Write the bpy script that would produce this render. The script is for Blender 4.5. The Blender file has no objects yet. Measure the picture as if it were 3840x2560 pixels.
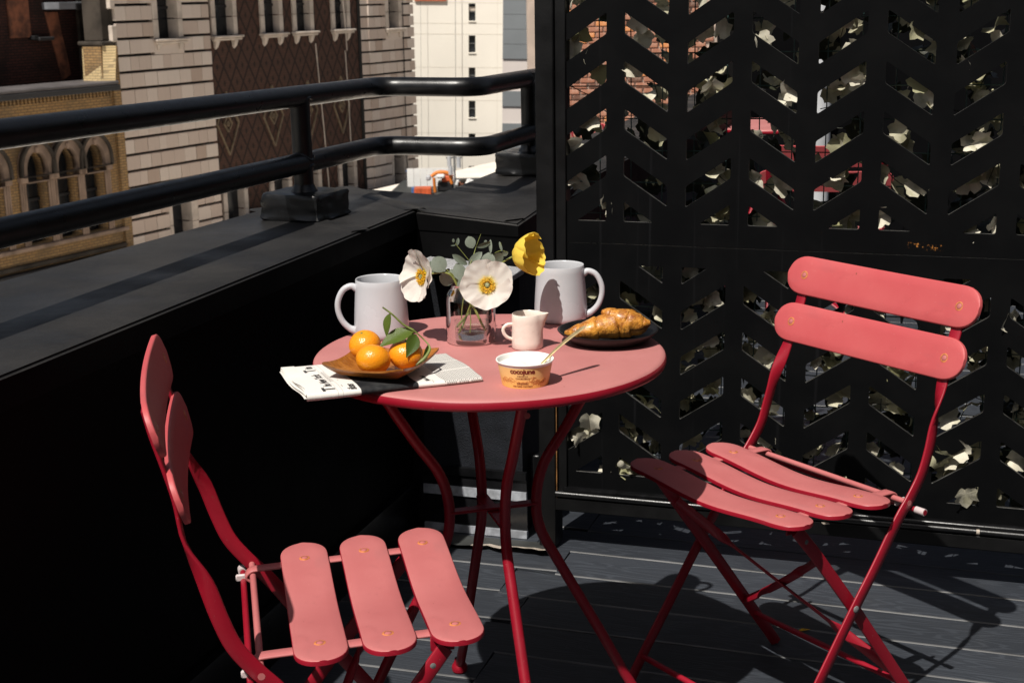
import bpy, bmesh, math, random
from mathutils import Vector, Matrix, noise as mnoise
random.seed(11)
PI = math.pi
S = bpy.context.scene
COL = S.collection

# ------------------------------------------------------------------ camera
cam_d = bpy.data.cameras.new('camera')
cam = bpy.data.objects.new('camera', cam_d)
COL.objects.link(cam)
cam.matrix_world = Matrix(((0.999812, 0.019399, 0.0, 0.0),
                           (-0.004621, 0.238143, -0.971219, 0.0),
                           (-0.01884, 0.971036, 0.238188, 1.334),
                           (0, 0, 0, 1)))
cam_d.sensor_width = 36.0
cam_d.lens = 50.06
cam_d.clip_start = 0.05
cam_d.clip_end = 1500
cam_d.dof.use_dof = True
cam_d.dof.focus_distance = 2.42
cam_d.dof.aperture_fstop = 16.0
S.camera = cam

# ------------------------------------------------------------------ sky and sun
SUN = Vector((-0.3458, -0.583, 1.0)).normalized()
world = bpy.data.worlds.new('World')
S.world = world
world.use_nodes = True
wn = world.node_tree
sky = wn.nodes.new('ShaderNodeTexSky')
sky.sky_type = 'NISHITA'
sky.sun_disc = False
sky.sun_elevation = math.asin(SUN.z)
sky.sun_rotation = math.atan2(SUN.x, SUN.y)
sky.air_density = 1.0
sky.dust_density = 3.0
bgn = wn.nodes['Background']
bgn.inputs['Strength'].default_value = 0.052
hs_ = wn.nodes.new('ShaderNodeHueSaturation')
hs_.inputs['Saturation'].default_value = .6
wn.links.new(sky.outputs[0], hs_.inputs['Color'])
wn.links.new(hs_.outputs[0], bgn.inputs[0])
sl = bpy.data.lights.new('sun', 'SUN')
sl.energy = 5.0
sl.angle = math.radians(0.53)
sl.color = (1.0, 0.95, 0.87)
so = bpy.data.objects.new('sun', sl)
so.rotation_euler = SUN.to_track_quat('Z', 'Y').to_euler()
COL.objects.link(so)
S.view_settings.view_transform = 'Standard'
S.view_settings.look = 'None'
S.view_settings.exposure = 0.12
S.view_settings.gamma = 1.0
S.view_settings.use_curve_mapping = False

# ------------------------------------------------------------------ materials
class NT:
    """small helper that wires shader nodes"""
    def __init__(self, name):
        self.m = bpy.data.materials.new(name)
        self.m.use_nodes = True
        self.t = self.m.node_tree
        self.b = self.t.nodes['Principled BSDF']
        self.out = self.t.nodes['Material Output']
        self._o = None
    def n(self, kind, **kw):
        x = self.t.nodes.new('ShaderNode' + kind)
        for k, v in kw.items():
            setattr(x, k, v)
        return x
    def set(self, sock, v):
        if isinstance(v, bpy.types.NodeSocket):
            self.t.links.new(v, sock)
        elif v is not None:
            if hasattr(sock, 'default_value'):
                try:
                    sock.default_value = v
                except TypeError:
                    sock.default_value = (v, v, v)
    def obj(self):
        if self._o is None:
            self._o = self.n('TexCoord').outputs['Object']
        return self._o
    def rnd(self):
        return self.n('ObjectInfo').outputs['Random']
    def math(self, op, a, b=None, c=None, clamp=False):
        x = self.n('Math', operation=op, use_clamp=clamp)
        self.set(x.inputs[0], a)
        if b is not None: self.set(x.inputs[1], b)
        if c is not None: self.set(x.inputs[2], c)
        return x.outputs[0]
    def mix(self, f, a, b, mode='MIX'):
        x = self.n('Mix', data_type='RGBA', blend_type=mode)
        self.set(x.inputs[0], f)
        self.set(x.inputs[6], a if isinstance(a, bpy.types.NodeSocket) else (*a, 1))
        self.set(x.inputs[7], b if isinstance(b, bpy.types.NodeSocket) else (*b, 1))
        return x.outputs[2]
    def noise(self, scale=5, detail=4, rough=.55, vec=None, dist=0, out=0):
        x = self.n('TexNoise')
        self.set(x.inputs['Vector'], vec if vec is not None else self.obj())
        x.inputs['Scale'].default_value = scale
        x.inputs['Detail'].default_value = detail
        x.inputs['Roughness'].default_value = rough
        x.inputs['Distortion'].default_value = dist
        return x.outputs[out]
    def mapv(self, scale=(1, 1, 1), loc=(0, 0, 0), rot=(0, 0, 0), vec=None):
        x = self.n('Mapping')
        self.set(x.inputs['Vector'], vec if vec is not None else self.obj())
        x.inputs['Scale'].default_value = scale
        x.inputs['Rotation'].default_value = rot
        self.set(x.inputs['Location'], loc)
        return x.outputs[0]
    def step(self, v, lo, hi):
        x = self.n('MapRange', interpolation_type='SMOOTHSTEP')
        self.set(x.inputs[0], v)
        x.inputs[1].default_value = lo
        x.inputs[2].default_value = hi
        return x.outputs[0]
    def xyz(self, vec=None):
        x = self.n('SeparateXYZ')
        self.set(x.inputs[0], vec if vec is not None else self.obj())
        return x.outputs
    def inbox(self, c, lo, hi, e=.0005):
        a = self.step(c, lo - e, lo + e)
        b = self.step(c, hi + e, hi - e)
        return self.math('MULTIPLY', a, b)
    def bump(self, h, strength=.3, dist=.001, prev=None):
        x = self.n('Bump')
        x.inputs['Strength'].default_value = strength
        x.inputs['Distance'].default_value = dist
        self.set(x.inputs['Height'], h)
        if prev is not None: self.set(x.inputs['Normal'], prev)
        return x.outputs[0]
    def fin(self, col=None, rough=None, nrm=None, metal=None, spec=None, coat=None, **kw):
        b = self.b.inputs
        if col is not None: self.set(b['Base Color'], col if isinstance(col, bpy.types.NodeSocket) else (*col, 1))
        if rough is not None: self.set(b['Roughness'], rough)
        if nrm is not None: self.set(b['Normal'], nrm)
        if metal is not None: self.set(b['Metallic'], metal)
        if spec is not None: self.set(b['Specular IOR Level'], spec)
        if coat is not None:
            self.set(b['Coat Weight'], coat)
            b['Coat Roughness'].default_value = kw.get('coatr', .15)
        if 'sheen' in kw:
            b['Sheen Weight'].default_value = kw['sheen']
            b['Sheen Roughness'].default_value = .5
        if 'sss' in kw:
            b['Subsurface Weight'].default_value = kw['sss']
            b['Subsurface Radius'].default_value = kw.get('sssr', (.01, .005, .002))
            b['Subsurface Scale'].default_value = .4
        return self.m

def hsv(c, k):
    return tuple(min(1, x * k) for x in c)

def simple(name, col, rough=.5, var=.25, vs=12, bump=0, bs=150, metal=0, spec=.5, rand=0, coat=None, bd=.001, **kw):
    t = NT(name)
    f = t.noise(vs, 5)
    f = t.step(f, .3, .7)
    c = t.mix(f, hsv(col, 1 - var), hsv(col, 1 + var))
    if rand:
        r = t.rnd()
        k = t.math('MULTIPLY_ADD', r, 2 * rand, 1 - rand)
        v = t.n('HueSaturation')
        t.set(v.inputs['Value'], k)
        t.set(v.inputs['Color'], c)
        c = v.outputs[0]
    rr = t.math('MULTIPLY_ADD', f, .12, rough - .06)
    nb = t.bump(t.noise(bs, 3), bump, bd) if bump else None
    return t.fin(c, rr, nb, metal, spec, coat, **kw)

M = {}
M['black_paint'] = simple('black_paint', (.0045, .0045, .0048), .45, .35, 9, .25, 220, spec=.25)
M['black_matte'] = simple('black_matte', (.0022, .0022, .0024), .6, .3, 6, .15, 200, spec=.08)
M['black_gloss'] = simple('black_gloss', (.0035, .0036, .0042), .33, .3, 30, .38, 520, spec=.5, bd=.0006)
M['void'] = simple('void', (.004, .004, .005), .6, .2, 3)

def coping():
    t = NT('coping_membrane')
    a = t.step(t.noise(3.2, 6, .6), .35, .68)
    fine = t.noise(240, 2, .6)
    c = t.mix(a, (.0105, .0100, .0102), (.0245, .0228, .0217))
    c = t.mix(t.math('MULTIPLY', t.step(fine, .60, .75), .35), c, (.08, .08, .08))
    r = t.math('MULTIPLY_ADD', t.step(t.noise(5, 5), .35, .7), -.3, .68)
    nb = t.bump(fine, .35, .0012)
    nb = t.bump(t.noise(18, 4), .25, .004, nb)
    return t.fin(c, r, nb, spec=.35)
M['coping'] = coping()

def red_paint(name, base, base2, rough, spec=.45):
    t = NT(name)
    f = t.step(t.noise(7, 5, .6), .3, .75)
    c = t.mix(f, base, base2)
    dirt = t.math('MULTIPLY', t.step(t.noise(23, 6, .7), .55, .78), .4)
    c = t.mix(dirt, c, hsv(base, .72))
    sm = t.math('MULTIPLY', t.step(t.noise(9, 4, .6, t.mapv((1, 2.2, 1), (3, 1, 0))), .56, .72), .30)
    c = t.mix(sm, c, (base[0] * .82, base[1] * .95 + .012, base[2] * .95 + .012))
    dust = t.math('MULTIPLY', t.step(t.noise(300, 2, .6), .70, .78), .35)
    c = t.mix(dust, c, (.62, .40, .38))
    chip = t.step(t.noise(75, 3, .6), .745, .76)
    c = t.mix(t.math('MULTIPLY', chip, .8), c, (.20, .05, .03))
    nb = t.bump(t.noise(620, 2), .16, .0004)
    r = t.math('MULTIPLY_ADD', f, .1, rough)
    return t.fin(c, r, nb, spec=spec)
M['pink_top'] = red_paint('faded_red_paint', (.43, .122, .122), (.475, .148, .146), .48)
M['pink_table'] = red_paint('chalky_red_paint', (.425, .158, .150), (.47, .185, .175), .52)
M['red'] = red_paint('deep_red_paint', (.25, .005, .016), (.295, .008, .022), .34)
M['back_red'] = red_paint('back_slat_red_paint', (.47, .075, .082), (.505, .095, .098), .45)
M['rivet'] = simple('worn_rivet', (.50, .17, .06), .4, .3, 90)
M['white_plastic'] = simple('pinkish_plastic', (.50, .42, .42), .45, .12)

def deckmat():
    t = NT('composite_board')
    r = t.rnd()
    off = t.n('CombineXYZ')
    t.set(off.inputs[0], t.math('MULTIPLY', r, 37.0))
    t.set(off.inputs[1], t.math('MULTIPLY', r, 3.0))
    v = t.mapv((1.0, 9.5, 9.5), off.outputs[0])
    n0 = t.noise(1.6, 2, .5, v, 0)
    g0 = t.math('SINE', t.math('MULTIPLY', t.math('MULTIPLY_ADD', n0, 5.0, t.math('MULTIPLY', t.xyz()[1], 9.0)), 26.0))
    g = t.step(g0, .15, .98)
    fine = t.noise(60, 4, .6, t.mapv((.6, 12, 12), off.outputs[0]))
    c = t.mix(g, (.030, .034, .042), (.044, .050, .061))
    c = t.mix(t.math('MULTIPLY', t.step(t.noise(3.2, 6, .65), .5, .8), .5), c, (.062, .061, .060))
    c = t.mix(t.math('MULTIPLY', t.step(t.noise(420, 1), .74, .8), .5), c, (.22, .22, .21))
    c = t.mix(t.math('MULTIPLY', fine, .35), c, (.028, .032, .040))
    k = t.math('MULTIPLY_ADD', r, .3, .85)
    hv = t.n('HueSaturation')
    t.set(hv.inputs['Value'], k); t.set(hv.inputs['Color'], c)
    nb = t.bump(g, .4, .0009)
    nb = t.bump(fine, .3, .0006, nb)
    return t.fin(hv.outputs[0], .5, nb, spec=.35)
M['deck'] = deckmat()
M['deck_edge'] = simple('worn_board_edge', (.078, .079, .082), .45, .6, 5)  # pale tone paints the highlight along the boards' near edge

def screenmat():
    t = NT('black_screen_paint')
    f = t.step(t.noise(6, 6, .6), .35, .7)
    c = t.mix(f, (.0018, .0020, .0024), (.0036, .0037, .0040))
    X = t.xyz()
    def scuff(x0, x1, z0, z1, sc, th):
        m = t.math('MULTIPLY', t.inbox(X[0], x0, x1, .004), t.inbox(X[2], z0, z1, .003))
        return t.math('MULTIPLY', m, t.step(t.noise(sc, 5, .7), th, th + .06))
    a = scuff(.695, .735, .729, .740, 90, .55)
    b = scuff(.738, .775, .724, .736, 80, .53)
    d = scuff(.485, .52, .750, .758, 150, .64)
    e = scuff(.42, .45, .735, .742, 150, .66)
    m = t.math('MAXIMUM', t.math('MAXIMUM', a, b), t.math('MAXIMUM', d, e))
    c = t.mix(m, c, (.42, .17, .04))
    st = t.noise(1, 3, .5, t.mapv((46, 1, .7)))
    c = t.mix(t.math('MULTIPLY', t.step(st, .64, .74), .25), c, (.018, .018, .020))
    nb = t.bump(t.noise(260, 3), .25, .0006)
    nb = t.bump(t.noise(40, 3), .15, .002, nb)
    return t.fin(c, .55, nb, spec=.09)
M['screen'] = screenmat()
M['screen_edge'] = simple('worn_cut_edge', (.035, .034, .031), .5, .6, 40, .2, 200)  # slot edges coloured paler to show the sunlight caught on them

def leafmat(name, ca, cb, back, rough=.5, rand=.25):
    t = NT(name)
    f = t.noise(60, 4)
    r = t.rnd()
    c = t.mix(t.step(r, .0, .5), ca, cb)
    c = t.mix(t.math('MULTIPLY', t.step(t.noise(2.2, 2, .5, t.mapv((1, 1, 1), t.math('MULTIPLY', r, 9.0))), .5, .7), .45), c, ca)
    c = t.mix(t.math('MULTIPLY', f, .35), c, back)
    geo = t.n('NewGeometry')
    c = t.mix(t.math('MULTIPLY', geo.outputs['Backfacing'], .6), c, back)
    nb = t.bump(t.noise(90, 3), .25, .002)
    t.fin(c, rough, nb, spec=.4)
    tr = t.n('BsdfTranslucent')
    t.set(tr.inputs[0], c)
    ms = t.n('MixShader')
    ms.inputs[0].default_value = .22
    t.t.links.new(t.b.outputs[0], ms.inputs[1])
    t.t.links.new(tr.outputs[0], ms.inputs[2])
    t.t.links.new(ms.outputs[0], t.out.inputs[0])
    return t.m
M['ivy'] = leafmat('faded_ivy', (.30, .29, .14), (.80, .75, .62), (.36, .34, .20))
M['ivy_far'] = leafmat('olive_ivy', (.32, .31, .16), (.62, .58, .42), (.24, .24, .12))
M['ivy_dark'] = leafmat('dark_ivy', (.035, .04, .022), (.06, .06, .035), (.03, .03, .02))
M['euc'] = leafmat('eucalyptus_leaf', (.135, .165, .125), (.205, .235, .19), (.10, .125, .075))
M['citrus_leaf'] = leafmat('citrus_leaf', (.045, .085, .012), (.085, .13, .02), (.15, .19, .03), .32)
M['stem'] = simple('green_stem', (.19, .21, .05), .5, .3, 60)
M['twig'] = simple('citrus_twig', (.16, .20, .045), .5, .3, 60)
M['wire'] = simple('green_wire', (.03, .075, .07), .45, .2)
M['vine'] = simple('vine_stem', (.02, .022, .015), .6, .2)

def petal(name, col, inner, r0):
    t = NT(name)
    X = t.xyz()
    rad = t.math('SQRT', t.math('ADD', t.math('MULTIPLY', X[0], X[0]), t.math('MULTIPLY', X[1], X[1])))
    f = t.step(t.math('MULTIPLY_ADD', t.noise(110, 3), .008, t.math('ADD', rad, -.004)), r0 * 1.25, r0 * .6)
    c = t.mix(f, col, inner)
    ang = t.math('ARCTAN2', X[1], X[0])
    cv = t.n('CombineXYZ')
    t.set(cv.inputs[0], t.math('MULTIPLY', ang, 9.0)); t.set(cv.inputs[1], t.math('MULTIPLY', rad, 50.0))
    nb = t.bump(t.noise(3, 4, .6, cv.outputs[0]), .35, .0012)
    t.fin(c, .6, nb, spec=.2)
    tr = t.n('BsdfTranslucent'); t.set(tr.inputs[0], c)
    ms = t.n('MixShader'); ms.inputs[0].default_value = .35
    t.t.links.new(t.b.outputs[0], ms.inputs[1]); t.t.links.new(tr.outputs[0], ms.inputs[2])
    t.t.links.new(ms.outputs[0], t.out.inputs[0])
    return t.m
M['petal_white'] = petal('white_petal', (.80, .76, .70), (.70, .60, .05), .0165)
M['petal_yellow'] = petal('yellow_petal', (.90, .68, .10), (.84, .56, .04), .010)
M['anther'] = simple('anther', (.74, .42, .015), .6, .3, 300)
M['pistil'] = simple('pistil', (.20, .22, .05), .6, .3, 200)
M['pistil_ray'] = simple('pistil_ray', (.40, .40, .22), .6, .2)

M['mug'] = simple('grey_white_glaze', (.50, .505, .53), .24, .03, 14, .06, 30, spec=.45)
M['cream'] = simple('cream_glaze', (.76, .66, .58), .3, .05, 25, .25, 35, bd=.003)
M['plate'] = simple('black_stoneware', (.006, .0055, .006), .38, .3, 40, .1, 120, spec=.3)
M['gold'] = simple('brushed_gold', (.86, .66, .34), .42, .1, 50, 0, metal=.85)
M['cup_white'] = simple('cup_white', (.82, .81, .77), .5, .03)
M['yogurt'] = simple('yogurt_white', (.86, .84, .80), .35, .03, 20, .3, 45, sss=.15)
M['ink'] = simple('maroon_ink', (.17, .018, .010), .5, .1)
M['ink_orange'] = simple('orange_ink', (.50, .17, .035), .5, .1)
M['news_ink'] = simple('news_ink', (.03, .028, .028), .7, .3, 90)

def cupside():
    t = NT('cup_paper')
    X = t.xyz()
    f = t.step(t.math('MULTIPLY_ADD', t.noise(30, 3), .02, X[2]), .012, .036)
    c = t.mix(f, (.80, .42, .11), (.83, .52, .20))
    return t.fin(c, .42, None)
M['cup_side'] = cupside()

def orange():
    t = NT('mandarin_peel')
    f = t.noise(25, 4)
    c = t.mix(f, (.80, .24, .008), (.86, .33, .012))
    v = t.n('TexVoronoi'); t.set(v.inputs['Vector'], t.obj()); v.inputs['Scale'].default_value = 420
    nb = t.bump(v.outputs[0], .35, .0012)
    nb = t.bump(t.noise(45, 2), .2, .003, nb)
    return t.fin(c, .27, nb, spec=.5, sss=.12)
M['orange'] = orange()

def wood():
    t = NT('acacia_wood')
    v = t.mapv((14, 110, 60), rot=(0, 0, .5))
    f = t.noise(1.2, 5, .6, v, 1.2)
    g = t.noise(6, 4, .6, t.mapv((14, 160, 90), rot=(0, 0, .5)))
    c = t.mix(t.step(f, .3, .7), (.20, .062, .010), (.40, .155, .028))
    c = t.mix(t.math('MULTIPLY', t.step(g, .5, .75), .55), c, (.06, .02, .005))
    return t.fin(c, .35, t.bump(g, .15, .0006), spec=.45)
M['wood'] = wood()

def croissantm():
    t = NT('croissant_crust')
    f = t.noise(60, 6, .65)
    v = t.noise(9, 3, .5, t.mapv((70, 20, 60)))
    c = t.mix(t.step(f, .3, .72), (.22, .055, .005), (.72, .31, .040))
    c = t.mix(t.math('MULTIPLY', t.step(v, .5, .7), .6), c, (.80, .45, .12))
    nb = t.bump(t.noise(150, 5, .7), .55, .003)
    nb = t.bump(t.noise(38, 3), .5, .006, nb)
    return t.fin(c, t.math('MULTIPLY_ADD', f, -.25, .5), nb, coat=.35, coatr=.25)
M['croissant'] = croissantm()

def newspaper():
    t = NT('newsprint')
    X = t.xyz()
    x, y = X[0], X[1]
    base = t.mix(t.noise(14, 3), (.66, .63, .585), (.75, .72, .68))
    # rows of text: thin dashes along y, columns across the page
    br = t.n('TexBrick')
    sw = t.n('CombineXYZ'); t.set(sw.inputs[0], y); t.set(sw.inputs[1], x)
    t.set(br.inputs['Vector'], sw.outputs[0])
    br.offset = .37; br.squash = .7; br.squash_frequency = 3
    br.inputs['Scale'].default_value = 1.0
    br.inputs['Brick Width'].default_value = .0085
    br.inputs['Row Height'].default_value = .0033
    br.inputs['Mortar Size'].default_value = .00062
    br.inputs['Mortar Smooth'].default_value = .3
    br.inputs['Color1'].default_value = (1, 1, 1, 1)
    br.inputs['Color2'].default_value = (1, 1, 1, 1)
    br.inputs['Mortar'].default_value = (0, 0, 0, 1)
    txt = t.math('MULTIPLY', br.outputs[0], .62)
    reg = t.inbox(x, .218, .292)
    gut = t.math('SUBTRACT', 1.0, t.math('MAXIMUM', t.inbox(y, .060, .063), t.inbox(y, .122, .125)))
    m = t.math('MULTIPLY', t.math('MULTIPLY', txt, reg), gut)
    reg2 = t.math('MULTIPLY', t.inbox(x, .186, .205), t.inbox(y, .085, .19))
    m = t.math('MAXIMUM', m, t.math('MULTIPLY', txt, reg2))
    # ruled lines under the title
    for a, b in ((.0480, .0486), (.0556, .0562)):
        m = t.math('MAXIMUM', m, t.math('MULTIPLY', t.inbox(x, a, b, .0003), .6))
    sm = t.math('MULTIPLY', t.math('MULTIPLY', t.inbox(x, .0495, .0545), t.inbox(y, .055, .125)), txt)
    m = t.math('MAXIMUM', m, sm)
    c = t.mix(m, base, (.05, .05, .05))
    ph = t.math('MULTIPLY', t.inbox(x, .084, .176, .0008), t.inbox(y, -.03, .112, .0008))
    pc = t.mix(t.step(t.noise(26, 5, .6), .35, .75), (.010, .011, .013), (.055, .055, .055))
    c = t.mix(ph, c, pc)
    return t.fin(c, .75, t.bump(t.noise(70, 4), .25, .0015), spec=.15)
M['news'] = newspaper()

def thin_glass(name, tint, k=1.0):
    t = NT(name)
    tr = t.n('BsdfTransparent'); tr.inputs[0].default_value = (*tint, 1)
    gl = t.n('BsdfGlossy'); gl.inputs['Roughness'].default_value = .02
    fr = t.n('Fresnel'); fr.inputs[0].default_value = 1.45
    ms = t.n('MixShader')
    t.set(ms.inputs[0], t.math('MULTIPLY', fr.outputs[0], k, clamp=True))
    t.t.links.new(tr.outputs[0], ms.inputs[1]); t.t.links.new(gl.outputs[0], ms.inputs[2])
    t.t.links.new(ms.outputs[0], t.out.inputs[0])
    return t.m
M['glass'] = thin_glass('clear_glass', (.975, .98, .978), .9)
M['glass_thick'] = thin_glass('thick_glass', (.97, .975, .97), .55)
M['water'] = thin_glass('water', (.975, .97, .95), .8)
M['steel'] = simple('weathered_aluminium', (.40, .40, .41), .5, .45, 260, .4, 300, metal=.15)
M['flash'] = simple('glossy_black_flashing', (.008, .008, .009), .16, .3, 20, .15, 60, spec=.6)
M['trim'] = simple('worn_metal_trim', (.40, .42, .46), .34, .3, 40, .2, 90, metal=.25)  # pale tone stands for sun and sky mirrored in black flashing
M['stucco'] = simple('dark_stucco', (.011, .0125, .0165), .7, .3, 20, .8, 330, bd=.003, spec=.2)
M['peel'] = simple('peeled_membrane', (.42, .36, .30), .7, .25, 30, .4, 80)
M['membrane'] = simple('grey_membrane', (.035, .037, .036), .7, .3, 12, .4, 90)
M['rust'] = simple('rusty_edge', (.20, .09, .025), .7, .5, 25, .3, 60)
M['scrap'] = simple('yellow_scrap', (.55, .30, .01), .6, .2)

def stonem():
    t = NT('limestone_block')
    r = t.rnd()
    c = t.mix(t.step(r, .2, .98), (.50, .405, .345), (.60, .515, .45))
    c = t.mix(t.step(r, .0, .12), (.42, .325, .265), c)
    st = t.noise(1, 4, .6, t.mapv((9, 9, .8)))
    c = t.mix(t.math('MULTIPLY', t.step(st, .52, .75),   .3), c, (.24, .18, .14))
    return t.fin(c, .8, t.bump(t.noise(14, 4), .3, .01), spec=.2)
M['stone'] = stonem()
M['stone_trim'] = simple('limestone_trim', (.50, .43, .37), .8, .2, 2.5, spec=.2)
M['stone_joint'] = simple('dark_joint', (.010, .008, .007), .9, .2)

def diaper():
    t = NT('diaper_brickwork')
    X = t.xyz()
    a = t.math('DIVIDE', X[0], .40 * 1.4)
    b = t.math('DIVIDE', X[2], .67 * 1.4)
    def line(op):
        s = t.math('FRACT', t.math(op, a, b))
        d = t.math('ABSOLUTE', t.math('SUBTRACT', s, .5))
        return t.step(d, .40, .455)
    m = t.math('MAXIMUM', line('ADD'), line('SUBTRACT'))
    def ctr(op):
        return t.math('ABSOLUTE', t.math('SUBTRACT', t.math('FRACT', t.math(op, a, b)), .5))
    dd = t.math('MAXIMUM', ctr('ADD'), ctr('SUBTRACT'))
    dot = t.step(dd, .14, .09)
    br = t.n('TexBrick')
    sw = t.n('CombineXYZ'); t.set(sw.inputs[0], X[0]); t.set(sw.inputs[1], X[2])
    t.set(br.inputs['Vector'], sw.outputs[0])
    br.inputs['Scale'].default_value = 1
    br.inputs['Brick Width'].default_value = .21; br.inputs['Row Height'].default_value = .072
    br.inputs['Mortar Size'].default_value = .008
    br.inputs['Color1'].default_value = (.082, .040, .028, 1)
    br.inputs['Color2'].default_value = (.064, .033, .024, 1)
    br.inputs['Mortar'].default_value = (.05, .030, .023, 1)
    c = br.outputs[0]
    c = t.mix(t.math('MULTIPLY', m, .75), c, (.012, .010, .009))
    c = t.mix(t.math('MULTIPLY', dot, .7), c, (.014, .013, .011))
    return t.fin(c, .8, None, spec=.2)
M['diaper'] = diaper()

def brickm(name, c1, c2, mo, bw=.2, rh=.07, ms=.012, stain=(.02, .015, .01), sf=.5):
    t = NT(name)
    X = t.xyz()
    br = t.n('TexBrick')
    sw = t.n('CombineXYZ'); t.set(sw.inputs[0], t.math('ADD', X[0], X[1])); t.set(sw.inputs[1], X[2])
    t.set(br.inputs['Vector'], sw.outputs[0])
    br.inputs['Scale'].default_value = 1
    br.inputs['Brick Width'].default_value = bw; br.inputs['Row Height'].default_value = rh
    br.inputs['Mortar Size'].default_value = ms
    br.inputs['Color1'].default_value = (*c1, 1); br.inputs['Color2'].default_value = (*c2, 1)
    br.inputs['Mortar'].default_value = (*mo, 1)
    st = t.noise(1.6, 6, .65)
    c = t.mix(t.math('MULTIPLY', t.step(st, .42, .68), sf), br.outputs[0], stain)
    nb = t.bump(br.outputs[1], .4, -.02)
    return t.fin(c, .85, nb, spec=.2)
M['tan_brick'] = brickm('tan_brick', (.36, .225, .098), (.29, .175, .076), (.15, .10, .058), sf=.6, stain=(.12, .09, .058))
M['dark_brick'] = brickm('dark_red_brick', (.07, .024, .018), (.045, .018, .014), (.02, .013, .011), sf=.6, stain=(.010, .009, .008))
M['arch_stone'] = simple('brownstone_trim', (.23, .165, .125), .85, .35, 2, spec=.2)
M['dark_stone'] = simple('sooty_stone', (.045, .037, .030), .85, .5, 1.5, spec=.2)
M['lead'] = simple('lead_sheet', (.10, .09, .09), .6, .25, 1.5)
M['lead_dark'] = simple('dark_gutter', (.018, .017, .018), .6, .25, 1.5)
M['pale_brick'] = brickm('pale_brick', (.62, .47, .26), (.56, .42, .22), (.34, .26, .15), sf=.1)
M['rust_streak'] = simple('rust_streak', (.17, .060, .030), .85, .6, 3.5, .6, 9, bd=.02)
M['galv'] = simple('galvanised_sheet', (.16, .165, .18), .5, .25, 1.5)
M['pane'] = simple('dark_pane', (.012, .014, .017), .25, .3, 1.2, spec=.4)
M['beige'] = simple('beige_stucco', (.80, .75, .665), .85, .05, .25, spec=.2)
M['beige_line'] = simple('stucco_joint', (.66, .61, .53), .85, .1)
M['terracotta'] = simple('terracotta_panel', (.40, .12, .06), .8, .15)
M['grey_glass'] = simple('grey_spandrel', (.20, .215, .225), .6, .12, .12)
M['pale_band'] = simple('pale_band', (.66, .59, .55), .8, .05, .2)
M['white_panel'] = simple('white_panel', (.74, .72, .72), .7, .04, .2)
M['asphalt'] = simple('asphalt', (.05, .05, .052), .85, .2, .4)
M['paving'] = simple('pale_paving', (.46, .42, .37), .85, .12, .4)
M['roofing'] = simple('pale_roof_membrane', (.74, .68, .60), .85, .12, .6)
M['orange_paint'] = simple('orange_machine_paint', (.58, .17, .02), .5, .2, 3)
M['red_orange'] = simple('red_orange_box', (.50, .09, .025), .6, .3, 3)
M['blue_paint'] = simple('blue_paint', (.05, .12, .30), .5, .2)
M['white_paint'] = simple('white_paint', (.75, .74, .72), .6, .08, 2)
M['pole_grey'] = simple('pole_grey', (.14, .14, .14), .6, .3, 4)
M['mortar'] = simple('mortar', (.45, .36, .30), .9, .15, 3)
def rb():
    t = NT('red_brick')
    r = t.rnd()
    c = t.mix(r, (.30, .125, .080), (.42, .205, .135))
    c = t.mix(t.step(r, .72, .74), c, (.14, .07, .05))
    c = t.mix(t.step(r, .90, .91), c, (.60, .25, .10))
    c = t.mix(t.math('MULTIPLY', t.step(t.noise(22, 4), .5, .75), .4), c, (.58, .46, .38))
    return t.fin(c, .85, t.bump(t.noise(50, 4), .5, .006), spec=.2)
M['brick'] = rb()
M['bulkhead'] = simple('charcoal_wall', (.0035, .0035, .004), .9, .3, 1.5, spec=.03)
M['duct'] = simple('pale_duct', (.42, .43, .45), .5, .15, 4)

# ------------------------------------------------------------------ geometry helpers
def tag(o, label=None, cat=None, group=None, kind=None):
    if label: o['label'] = label
    if cat: o['category'] = cat
    if group: o['group'] = group
    if kind: o['kind'] = kind
    return o

def empty(name, loc=(0, 0, 0), rz=0, label=None, cat=None, group=None, parent=None):
    o = bpy.data.objects.new(name, None)
    o.empty_display_size = .05
    COL.objects.link(o)
    o.location = loc
    o.rotation_euler = (0, 0, rz)
    if parent: o.parent = parent
    return tag(o, label, cat, group)

def link(name, me, parent=None, loc=None, rot=None, scale=None, kind=None):
    o = bpy.data.objects.new(name, me)
    COL.objects.link(o)
    if parent: o.parent = parent
    if loc is not None: o.location = loc
    if rot is not None: o.rotation_euler = rot
    if scale is not None: o.scale = scale
    if kind: o['kind'] = kind
    return o

def copy_tree(o, parent=None):
    c = o.copy()
    COL.objects.link(c)
    c.parent = parent
    for ch in list(o.children):
        copy_tree(ch, c)
    return c

def catmull(pts, k=6, closed=False):
    P = [Vector(p) for p in pts]
    out = []
    n = len(P)
    for i in range(n - 1):
        p0 = P[i - 1] if i > 0 else P[0] * 2 - P[1]
        p1, p2 = P[i], P[i + 1]
        p3 = P[i + 2] if i + 2 < n else P[-1] * 2 - P[-2]
        for j in range(k):
            t = j / k
            out.append(.5 * ((2 * p1) + (p2 - p0) * t + (2 * p0 - 5 * p1 + 4 * p2 - p3) * t * t + (3 * p1 - p0 - 3 * p2 + p3) * t ** 3))
    out.append(P[-1])
    return out

def lerp_list(vals, n):
    out = []
    for i in range(n):
        t = i / (n - 1) * (len(vals) - 1)
        a = min(int(t), len(vals) - 2)
        out.append(vals[a] + (vals[a + 1] - vals[a]) * (t - a))
    return out

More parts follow.
